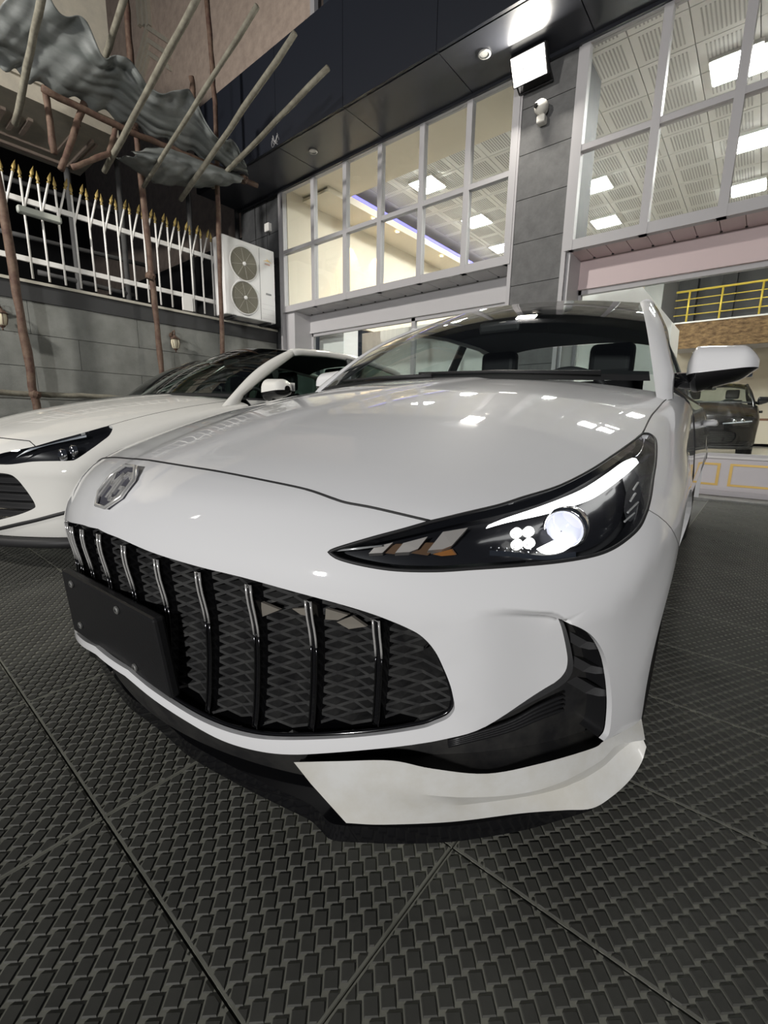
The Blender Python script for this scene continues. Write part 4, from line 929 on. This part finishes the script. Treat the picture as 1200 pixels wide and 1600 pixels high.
# lattice: staggered flat diamonds with deep walls
lat = MB(); dz = .0205; hx = BS/2
segs = []
for k in range(-15, 16):
    for j in range(0, 24):
        x0, x1 = k*hx, (k+1)*hx; zc = .20+j*dz
        up = 1 if (k % 2 == 0) else -1
        segs.append((x0, zc-up*dz*.5, x1, zc+up*dz*.5)); segs.append((x0, zc+up*dz*.5, x1, zc-up*dz*.5))
A_ = np.array(segs); 
keep = []
for (x0, z0, x1, z1) in segs:
    r0, r1 = zrange(x0), zrange(x1)
    keep.append(bool(r0 and r1 and r0[0]-.004 < z0 < r0[1]+.004 and r1[0]-.004 < z1 < r1[1]+.004))
A_ = A_[np.array(keep)]
ya, yb2 = fy(A_[:, 0], A_[:, 1], .022), fy(A_[:, 2], A_[:, 3], .034)
sw = (np.round(A_[:, 0]/hx).astype(int) % 2 == 0)
ya2, yb3 = fy(A_[:, 0], A_[:, 1], .034), fy(A_[:, 2], A_[:, 3], .022)
for i, (x0, z0, x1, z1) in enumerate(A_):
    y_0, y_1 = (ya[i], yb2[i]) if sw[i] else (ya2[i], yb3[i]); t = .0028
    v = [(x0, y_0, z0-t), (x1, y_1, z1-t), (x1, y_1, z1+t), (x0, y_0, z0+t), (x0, y_0+.045, z0-t*.5+.008), (x1, y_1+.045, z1-t*.5+.008), (x1, y_1+.045, z1+t*.5+.008), (x0, y_0+.045, z0+t*.5+.008)]
    lat.add(v, [(0, 1, 2, 3), (3, 2, 6, 7), (0, 4, 5, 1)])
gl_(lat.build('lattice', mat('lattice_black', (.022, .022, .023), .38, noise=(.05, .05, .049), nscale=30), gr))
[gl_(q) for q in seam('grille_edge', C_, gr, .004, GLOSSBLK, inset=.016)]
for k in range(-6, 7):
    x = k*BS; zr = zrange(x); z1 = zr[1]-.012; z0 = zr[0]+.012
    zs_ = np.linspace(z1, z0, 15); lv = np.interp(np.linspace(0, 1, 15), [0, .12, .35, 1], [.004, .004, .009, .012]); yv = np.array([fy(x, z, l_)[0] for z, l_ in zip(zs_, lv)])
    hw = .0062
    F_ = [[(x-hw, y, z), (x+hw, y, z)] for y, z in zip(yv, zs_)]; b = MB(); b.grid(F_)
    b.grid([[(x-hw, y, z), (x-hw, y+.05, z)] for y, z in zip(yv, zs_)]); b.grid([[(x+hw, y+.05, z), (x+hw, y, z)] for y, z in zip(yv, zs_)])
    b.add([(x-hw, yv[0], z1), (x+hw, yv[0], z1), (x+hw, yv[0]+.05, z1), (x-hw, yv[0]+.05, z1)], [(0, 1, 2, 3)])
    br = gl_(b.build('grille_bar', GLOSSBLK, gr))
    ring = [(x-hw, y-.001, z) for y, z in zip(yv, zs_)]+[(x+hw, y-.001, z) for y, z in zip(yv[::-1], zs_[::-1])]
    i5 = 6
    MB().tube([(x-hw, y-.001, z) for y, z in zip(yv[:i5][::-1], zs_[:i5][::-1])]+[(x+hw, y-.001, z) for y, z in zip(yv[:i5], zs_[:i5])], .0021, 6).build('chrome_tip', BRIGHT, br, smooth=True)
    MB().tube([(x-hw, y-.001, z) for y, z in zip(yv[i5-1:], zs_[i5-1:])]+[(x+hw, y-.001, z) for y, z in zip(yv[i5-1:][::-1], zs_[i5-1:][::-1])], .0016, 6).build('edge_line', mat('dark_chrome', (.10, .10, .105), .2, metal=1), br, smooth=True)
for q in ([(456, 951), (486, 950), (483, 963), (470, 960.5)], [(509, 951), (544, 961), (528, 969), (508, 968)], [(549, 963), (572, 979), (545, 983), (526, 972)], [(408, 941), (437, 953), (409, 964)]):
    P = P1.hit(q, .016); gl_(MB().prism(P, np.array([0, .006, 0])).build('painted_reflection', mat('reflection_bronze', (.50, .46, .40), .3, metal=.7), gr))  # added bronze pieces that paint the reflections in the glossy lattice diamonds
# number-plate carrier
pl = [P1.plane([q], 1, yv_)[0] for q, yv_ in (((111, 876), -.012), ((252, 957), -.012), ((286, 1085), .022))]
tl, tr, brc = np.array([-.215, -.004, .497]), np.array([.215, -.004, .497]), np.array([.226, .010, .335]); blc = brc*np.array([-1, 1, 1])
pc = empty('plate_carrier', (0, 0, .41)); pc.parent = car
nv = np.cross(tr-tl, blc-tl); nv /= np.linalg.norm(nv)
if nv[1] > 0: nv = -nv
o = MB().prism([p-np.array([0, 0, .41]) for p in (tl, tr, brc, blc)], -nv*.022).build('plate_board', BLKPL, pc); bevel(o, .006, 2)
for u, v in ((.14, .13), (.66, .13), (.14, .78), (.72, .86)):
    p = tl*(1-u)*(1-v)+tr*u*(1-v)+brc*u*v+blc*(1-u)*v-np.array([0, 0, .41])+nv*.001
    sc_ = MB().lathe([(.0085, 0), (.0085, .003), (.006, .0045)], p, nv, 14).build('screw', mat('zinc', (.5, .5, .48), .35, metal=.8), pc)
    MB().lathe([(.0035, .0046), (.001, .0048)], p, nv, 6).build('screw_slot', SATBLK, sc_)
# ---- emblem: chrome octagon with two letters
ctr = P1.hit([(195, 763)])[0]; ctr[0] = 0; ctr[1] = fy(0, ctr[2])[0]
nrm = grad(ctr[None])[0]; ux = np.array([1., 0, 0]); uy = np.cross(nrm, ux); uy = uy*np.sign(uy[2]); 
em = empty('emblem', tuple(ctr)); em.parent = car; er = .054
def ep(a, b, h=.0): return ux*a*er+uy*b*er+nrm*h
oc = [(math.cos(math.pi/8+i*math.pi/4), math.sin(math.pi/8+i*math.pi/4)) for i in range(8)]
MB().tube([ep(a, b, .004) for a, b in oc], .0042, 8, closed=True).build('chrome_ring', BRIGHT, em, smooth=True)
MB().prism([ep(a, b, -.004) for a, b in oc], nrm*.005).build('emblem_plate', mat('emblem_plate', (.13, .13, .16), .25, metal=.5), em)
def stroke(pts, wd=.16):
    b = MB()
    for a, c in zip(pts[:-1], pts[1:]):
        a, c = np.array(a, float), np.array(c, float); d = c-a; d /= np.linalg.norm(d); n2 = np.array([-d[1], d[0]])*wd/2; a = a-d*wd*.35; c = c+d*wd*.35
        b.prism([ep(*(a+n2), .001), ep(*(c+n2), .001), ep(*(c-n2), .001), ep(*(a-n2), .001)], nrm*.005)
    return b
stroke([(-.66, -.5), (-.66, .5), (-.36, .05), (-.06, .5), (-.06, -.5)]).build('letter_m', BRIGHT, em)
stroke([(.70, .42), (.50, .56), (.26, .56), (.14, .36), (.14, -.36), (.26, -.56), (.52, -.56), (.68, -.40), (.68, -.05), (.44, -.05)]).build('letter_g', BRIGHT, em)
# ---- headlights
HB = mat('headlight_bezel', (.012, .012, .014), .25, coat=.4); REFL = mat('reflector', (.75, .75, .78), .12, metal=1); FINM = mat('signal_fin', (.50, .46, .42), .35, metal=.3)
def headlight(mir, lit):
    hx_ = empty('headlight', (.72*(-1 if mir else 1), .45, .72)); hx_.parent = car; off = -np.array([.72*(-1 if mir else 1), .45, .72]); mm = 'flip' if mir else None
    def k(o): o.location = off; return o
    def sgn(P): return mirpts(P) if mir else [tuple(p) for p in P]
    k(panel('lens', HLoop, LENS, hx_, .02, mirror=mm, rim=0)); k(panel('housing', HLoop, HB, hx_, .02, mirror=mm, rim=0, lev=.05))
    k(MB().grid([sgn(HC-grad(HC)*q) for q in (.001, .025, .055)]).build('housing_wall', HB, hx_, smooth=True))
    k(MB().tube(sgn(HC[:-1]-grad(HC[:-1])*.001), .0032, 6, closed=True).build('gasket', SATBLK, hx_, smooth=True))
    # light bar
    dr_b = P1.hit(crv([(759, 826), (793, 816.5), (846.7, 805), (889, 793), (926.7, 778.7), (958.7, 757), (985, 736), (998, 723)], 4), .018)
    dr_t = P1.hit(crv([(764, 820), (790, 809.5), (835, 794.5), (878, 778.5), (913, 762.7), (948, 740), (972, 722.7), (988, 715.5)], 4), .018)
    g = grad(dr_b)
    k(MB().grid([sgn(dr_b), sgn((dr_b+dr_t)/2+g*.004), sgn(dr_t)]).build('light_bar', GLOWW if lit else REFL, hx_, smooth=True))
    tl_ = P1.hit(crv([(992, 716), (1001, 706), (1006, 690), (1005, 682)], 4), .016)
    k(MB().tube(sgn(tl_), .0022, 6).build('light_guide', REFL, hx_, smooth=True))
    shade = P1.hit(crv([(520, 862), (600, 846), (700, 822), (780, 805), (860, 781), (930, 745), (985, 705), (1004, 685)], 4), .014); g2 = grad(shade)
    shade2 = P1.hit(crv([(520, 862), (600, 840), (700, 812), (780, 793), (860, 768), (930, 733), (985, 694), (1004, 679)], 4), .006)
    k(MB().grid([sgn(shade2), sgn(shade)]).build('brow', GLOSSBLK, hx_, smooth=True))
    # projector
    c = P1.hit([(882, 826)], .03)[0]; d = np.array([.0, -1, -.05]); s1 = np.array([-1, 1, 1]) if mir else np.ones(3)
    pj = MB().lathe([(.036, -.03), (.038, 0), (.033, .006), (.031, .0)], c*s1, d, 28, cap=False).build('projector_ring', REFL, hx_, smooth=True); k(pj)
    MB().lathe([(.031, 0), (.028, .010), (.018, .017), (.001, .02)], c*s1, d, 28, cap=False).build('projector_lens', GLOWL if lit else mat('clear_lens', (.25, .27, .3), .05, coat=1), pj, smooth=True)
    if lit:
        lb = P1.hit(crv([(838, 858), (852, 866), (880, 862), (900, 845), (885, 846), (862, 846)], 3), .022); MB().prism([tuple(np.array(v_)) for v_ in sgn(lb)], np.array([0, .006, 0])).build('low_beam_emitter', GLOWP, pj)
    for q in ((805, 834), (824, 832), (806, 852), (825, 850)):
        c2 = P1.hit([q], .024)[0]; k(MB().lathe([(.009, -.01), (.0085, .002), (.005, .005), (.001, .006)], c2*s1, d, 14, cap=False).build('led_cell', mat('led_cell_glow', (1, 1, 1), .4, emit=(1, .98, .92), es=1.6) if lit else REFL, hx_, smooth=True))
    tray = P1.hit(crv([(765, 860), (800, 862), (850, 868), (900, 862)], 6), .02); tray2 = P1.hit(crv([(765, 868), (800, 870), (850, 875), (900, 870)], 6), .012)
    k(MB().grid([sgn(tray), sgn(tray2)]).build('lower_tray', REFL, hx_, smooth=True))
    for i in range(14):
        for j in range(3):
            c3 = P1.hit([(766+i*6.2+(j % 2)*3, 856+j*5+i*.25)], .026)[0]
            if i % 2 == 0 or True: k(MB().lathe([(.0016, -.002), (.0012, .001)], c3*s1, d, 6).build('texture_dot', REFL, hx_)) if (i+j) % 2 == 0 else None
    # angled signal fins
    for q in ([(576, 865), (585, 855), (614, 847.5), (597.5, 863.7)], [(617.5, 863.7), (630, 848.5), (668, 838.5), (653, 857.5), (640, 862.5)], [(668.7, 860), (692, 831), (731, 824.5), (706, 852.5), (692, 858)]):
        P = P1.hit(q, .02); g = grad(P).mean(0)
        k(MB().prism(sgn(P), -g*s1*.02).build('signal_fin', FINM, hx_))
    for q in ([(596, 864), (618, 850), (632, 850), (618, 866)], [(640, 864), (665, 848), (690, 848), (668, 868)], [(676, 866), (705, 858), (712, 867), (690, 869)]):
        P = P1.hit(q, .036); k(MB().prism(sgn(P), np.array([0, .004, 0])).build('amber_reflector', AMBER if q[0][0] > 670 else mat('amber_dim', (.11, .06, .03), .4), hx_))
    L_ = P1.hit([(517, 861.5), (560, 857), (597, 852.5)], .010); k(MB().tube(sgn(L_), [.0012, .0022, .0012], 6).build('chrome_blade', BRIGHT, hx_, smooth=True))
    P = P1.hit(crv([(972, 745), (1000, 718), (1014, 700), (1012, 745), (1002, 790), (985, 815), (975, 800), (978, 770)], 3), .034); k(MB().prism(sgn(P), np.array([0, .004, 0])).build('side_reflector', mat('smoked_reflector', (.10, .10, .105), .25, metal=.5), hx_))
    # outer fluted blades
    for q in (((985, 783), (993, 771)), ((981, 801), (997, 785)), ((976, 815), (991, 802)), ((990, 765), (997, 754)), ((966, 742), (976, 732))):
        L_ = P1.hit(q, .02); k(MB().tube(sgn(L_), .0022, 5).build('flute', BRIGHT, hx_))
HC = np.vstack([HLoop, HLoop[:1]])
headlight(False, True); headlight(True, True)
# headlight beam: the lit projector throws light ahead
for s in (1, -1):
    l = bpy.data.lights.new('headlight_beam', 'SPOT'); l.energy = 4; l.spot_size = math.radians(70); l.shadow_soft_size = .03; lo = bpy.data.objects.new('headlight_beam', l); COL.objects.link(lo); lo.parent = car; lo.location = (s*.78, .33, .64); lo.rotation_euler = (math.radians(-97), 0, 0)
cabin(car, PAINT, CARGLASS)
for sg in (1, -1): door_mirror(car, PAINT, sg)
# wipers
for x0, x1 in ((.62, -.05), (.02, -.55)):
    MB().tube([wsurf(x0/.795, -.01)+np.array([0, -.012, .006]), wsurf((x0+x1)/2/.795, .0)+np.array([0, -.012, .008]), wsurf(x1/.795, .012)+np.array([0, -.012, .008])], [.009, .006, .005], 6).build('wiper', SATBLK, car, smooth=True)
MB().box(-.06, .06, -.10, .02, -.004, .0).build('parking_sensor', PAINT, car) if False else None

# ---- second white car
P2 = Pose(-3.68, .36, 0.)
def H2(px, lev=0., k=5): return P2.hit(crv(px, k), lev)
car2 = empty('car', tuple(P2.o), 0, label='cream-white sedan with unlit headlights parked between the foreground car and the wall', cat='car')
def sedan(root, paint, H, F, glassm, lit=False):
    hf = start0(np.vstack([F['hood'][::-1]])) if False else F['hood']
    bot_ = F['hl_bot']; topc = F['hl_top']; out = F['hl_out']
    loopH = np.vstack([topc[:-1], out[:-1], bot_[:-1]])
    f0 = topc[-1]; e2 = np.array([topz(np.array([f0[0]-.01*t]), f0[1]+(1.50-f0[1])*t)[0] for t in np.linspace(0, 1, 10)]); e2[0] = f0
    xs_ = np.linspace(e2[-1][0], 0, 20); rr_ = topz(xs_, 1.50-.22*(1-(xs_/e2[-1][0])**2)+.0); cc = topz(np.zeros(10), np.linspace(rr_[-1][1], hf[0][1], 10))
    j = F['hood_join']            # index on the light's upper edge where the hood line meets it
    panel('hood', np.vstack([hf[:-1], topc[j:-1], e2[:-1], rr_[:-1], cc[:-1]]), paint, root, .035, mirror='both')
    seam('hood_seam', hf, root, .003); seam('hood_seam', e2, root, .002)
    so = out[-1]; a0_ = math.radians(131); ar = [ARC+ARR*np.array([math.cos(a), math.sin(a)]) for a in np.linspace(a0_, math.radians(190), 10)]
    s1_ = np.array([side([(so[1]*(1-t)+ar[0][0]*t, so[2]*(1-t)+ar[0][1]*t)])[0] for t in np.linspace(0, 1, 6)]); s1_[0] = so
    a3 = side(ar); lowz = .19; lw = np.array([side([(ar[-1][0]-.0*t, ar[-1][1]*(1-t)+lowz*t)])[0] for t in (0, .5, 1)])
    xb_ = np.linspace(lw[-1][0]-.03, 0, 22); bl = np.stack([xb_, fy(xb_, np.full(22, lowz)), np.full(22, lowz)], 1); nc = np.array([[0, 0, z] for z in np.linspace(lowz, hf[0][2], 18)]); nc[:, 1] = fy(nc[:, 0], nc[:, 2])
    gt = F['grille']; gz0, gz1 = gt[-1][2], gt[0][2]
    lo_c = nc[nc[:, 2] < gz0-.005]; hi_c = nc[nc[:, 2] > gz1+.005]
    fasc = np.vstack([hf[:-1], topc[:j+1][::-1][:-1], bot_[::-1][:-1], s1_[:-1], a3[:-1], lw[:-1], bl[:-1], lo_c[:-1], gt[::-1], hi_c[:-1]])
    panel('front_bumper', fasc, paint, root, .03, mirror='both', rim=.02)
    gl2 = panel('grille', gt, SATBLK, root, .03, mirror='both', rim=0, lev=.04)
    walls('grille_wall', gt, .015, .05, GLOSSBLK, parent=root)
    zl = np.linspace(gz0+.03, gz1-.03, 6)
    for z in zl:
        xm = max([p[0] for p in gt if abs(p[2]-z) < .05] or [.3])-.03; xq = np.linspace(-xm, xm, 25)
        MB().tube(np.stack([xq, fy(xq, np.full(25, z), .02), np.full(25, z)], 1), .006, 5).build('grille_slat', GLOSSBLK, root)
    seam('intake_line', F['line'], root, .012, SATBLK, inset=.004)
    fr_ = np.vstack([out[:-1], s1_[:-1], side([ARC+ARR*np.array([math.cos(a), math.sin(a)]) for a in np.linspace(a0_, math.radians(-8), 20)]), side([(ARC[0]+ARR, .24)]), side([(1.53, z) for z in np.linspace(.24, .90, 10)]), e2[::-1][:-1]])
    for q in (None, 'flip'):
        panel('fender', fr_, paint, root, .035, mirror=q)
        hd = empty('headlight', (0, 0, 0)); hd.parent = root
        panel('lens', loopH, LENS, hd, .025, mirror=q, rim=0); panel('housing', loopH, HB, hd, .025, mirror=q, rim=0, lev=.045)
        hc = np.vstack([loopH, loopH[:1]]); sgf = (lambda P: mirpts(P)) if q else (lambda P: [tuple(p) for p in P])
        MB().grid([sgf(hc), sgf(hc-grad(hc)*.05)]).build('housing_wall', HB, hd, smooth=True)
        if 'bar' in F:
            a_, b_ = F['bar']; MB().grid([sgf(a_), sgf(b_)]).build('light_bar', mat('drl_grey', (.42, .44, .47), .3), hd, smooth=True)
        for c in F.get('cells', []): MB().lathe([(.035, -.02), (.037, 0), (.03, .006), (.001, .016)], sgf([c])[0], (0, -1, 0), 18, cap=False).build('projector', REFL, hd, smooth=True)
    cabin(root, paint, glassm)
    for sg in (1, -1): door_mirror(root, paint, sg)
    for q in (bl, mirpts(bl)): MB().tube(np.array(q)+np.array([0, -.02, -.03]), .03, 8).build('lower_lip', SATBLK, root, smooth=True)
F2 = {}
t_ = H2([(-40, 722), (0, 709), (30, 702.5), (55, 697), (90, 687), (120, 679), (150, 670.5), (170, 665)])
F2['hl_top'] = t_; F2['hood_join'] = 15
F2['hl_out'] = H2([(170, 665), (176, 668.5), (171, 680), (160, 689), (148, 698)]); F2['hl_bot'] = H2([(148, 698), (120, 717), (108, 720), (84, 720.5), (50, 721.5), (10, 726), (-40, 722)])
hp = H2([(46, 689), (0, 684), (-20, 682)]); jn = t_[15]
hx2 = np.vstack([[jn], hp]); 
z_c = .757; hc2 = np.array([[x, 0, 0] for x in np.linspace(0, 1, 2)])
k0 = hp[-1]; xs2 = np.linspace(0, max(k0[0], .05), 12)[:-1]; hcen = np.array([topz(np.array([x]), .125+(k0[1]-.125)*(x/max(k0[0], .05))**2)[0] for x in xs2])
F2['hood'] = np.vstack([hcen, hp[::-1], [jn]])
gp = H2([(-10, 738), (14, 741), (26, 748), (38, 762), (48, 776), (55, 789), (52, 795), (30, 804), (0, 812), (-10, 814)])
gz1, gz0 = gp[0][2]+.01, gp[-1][2]-.01
gtc = np.array([[x, 0, gz1+(gp[0][2]-gz1)*(x/gp[0][0])**2] for x in np.linspace(0, gp[0][0], 8)[:-1]]); gbc = np.array([[x, 0, gz0+(gp[-1][2]-gz0)*(x/gp[-1][0])**2] for x in np.linspace(gp[-1][0], 0, 8)[1:]])
for q in (gtc, gbc): q[:, 1] = fy(q[:, 0], q[:, 2])
F2['grille'] = np.vstack([gtc, gp, gbc])
ln = H2([(-10, 828), (30, 819), (60, 812), (98, 802), (125, 796)]); F2['line'] = ln
F2['bar'] = (H2([(25, 715), (40, 707), (70, 697), (105, 689), (135, 683)], .015), H2([(30, 711), (45, 702), (75, 692), (105, 684.5), (135, 680)], .015))
F2['cells'] = list(P2.hit([(112, 706), (95, 712)], .02))
print('car2', np.round(jn, 2), np.round(t_[-1], 2), np.round(gp[5], 2), np.round(F2['hl_bot'][0], 2), np.round(k0, 2))
sedan(car2, PAINT2, H2, F2, glass('green_windshield', (.46, .53, .50), ior=1.55))
# ---- dark car beyond
car3 = copy_tree(car2); car3.location = (-5.75, 1.05, 0); car3.scale = (1, 1, 1.08); car3['label'] = 'dark grey sedan parked against the stone wall, mostly hidden'
def repaint(o):
    if o.type == 'MESH' and o.data.materials and o.data.materials[0] == PAINT2: o.data = o.data.copy(); o.data.materials[0] = DARKPAINT
    for c in ALLCH(o): repaint(c)
repaint(car3)
for c in ALLCH(car3):
    if c.name.startswith('roof') and c.data.materials[0] == DARKPAINT and 'rail' not in c.name: c.data.materials[0] = PAINT2
# ---- black SUV inside the showroom
suv = empty('suv', (-1.03, 11.0, .28), 0, label='glossy black SUV inside the showroom behind the low plinth', cat='car')
def FX(pts): p = np.array(pts, float); return np.stack([p[:, 0], fy(p[:, 0], p[:, 1]), p[:, 1]], 1)
F3 = {}
F3['hl_top'] = FX(crv([(.36, .575), (.42, .635), (.52, .69), (.62, .72), (.70, .74), (.78, .755)], 3)); F3['hood_join'] = 9
F3['hl_out'] = FX(crv([(.78, .755), (.835, .74), (.86, .69), (.862, .64)], 3)); F3['hl_bot'] = FX(crv([(.862, .64), (.84, .60), (.76, .575), (.60, .560), (.45, .555), (.36, .575)], 3))
jn3 = F3['hl_top'][9]; F3['hood'] = np.vstack([[topz(np.array([x]), .125+(jn3[1]-.125)*(x/jn3[0])**2)[0] for x in np.linspace(0, jn3[0]*.97, 14)], [jn3]])
F3['grille'] = FX(crv([(0, .46), (.3, .46), (.54, .455), (.64, .41), (.63, .30), (.54, .24), (.3, .225), (0, .225)], 4))
F3['line'] = FX(crv([(0, .205), (.4, .205), (.75, .22), (.84, .27)], 4))
F3['bar'] = (FX(crv([(.42, .60), (.6, .625), (.84, .655)], 5))+np.array([0, .015, 0]), FX(crv([(.42, .585), (.6, .60), (.84, .63)], 5))+np.array([0, .015, 0]))
F3['cells'] = list(FX([(.58, .63), (.70, .645)])+np.array([0, .03, 0]))
SUVP = mat('black_suv_paint', (.006, .006, .007), .25, coat=.25, spec=.25)
sedan(suv, SUVP, None, F3, CARGLASS)
suv.scale = (1.04, 1.0, 1.07)
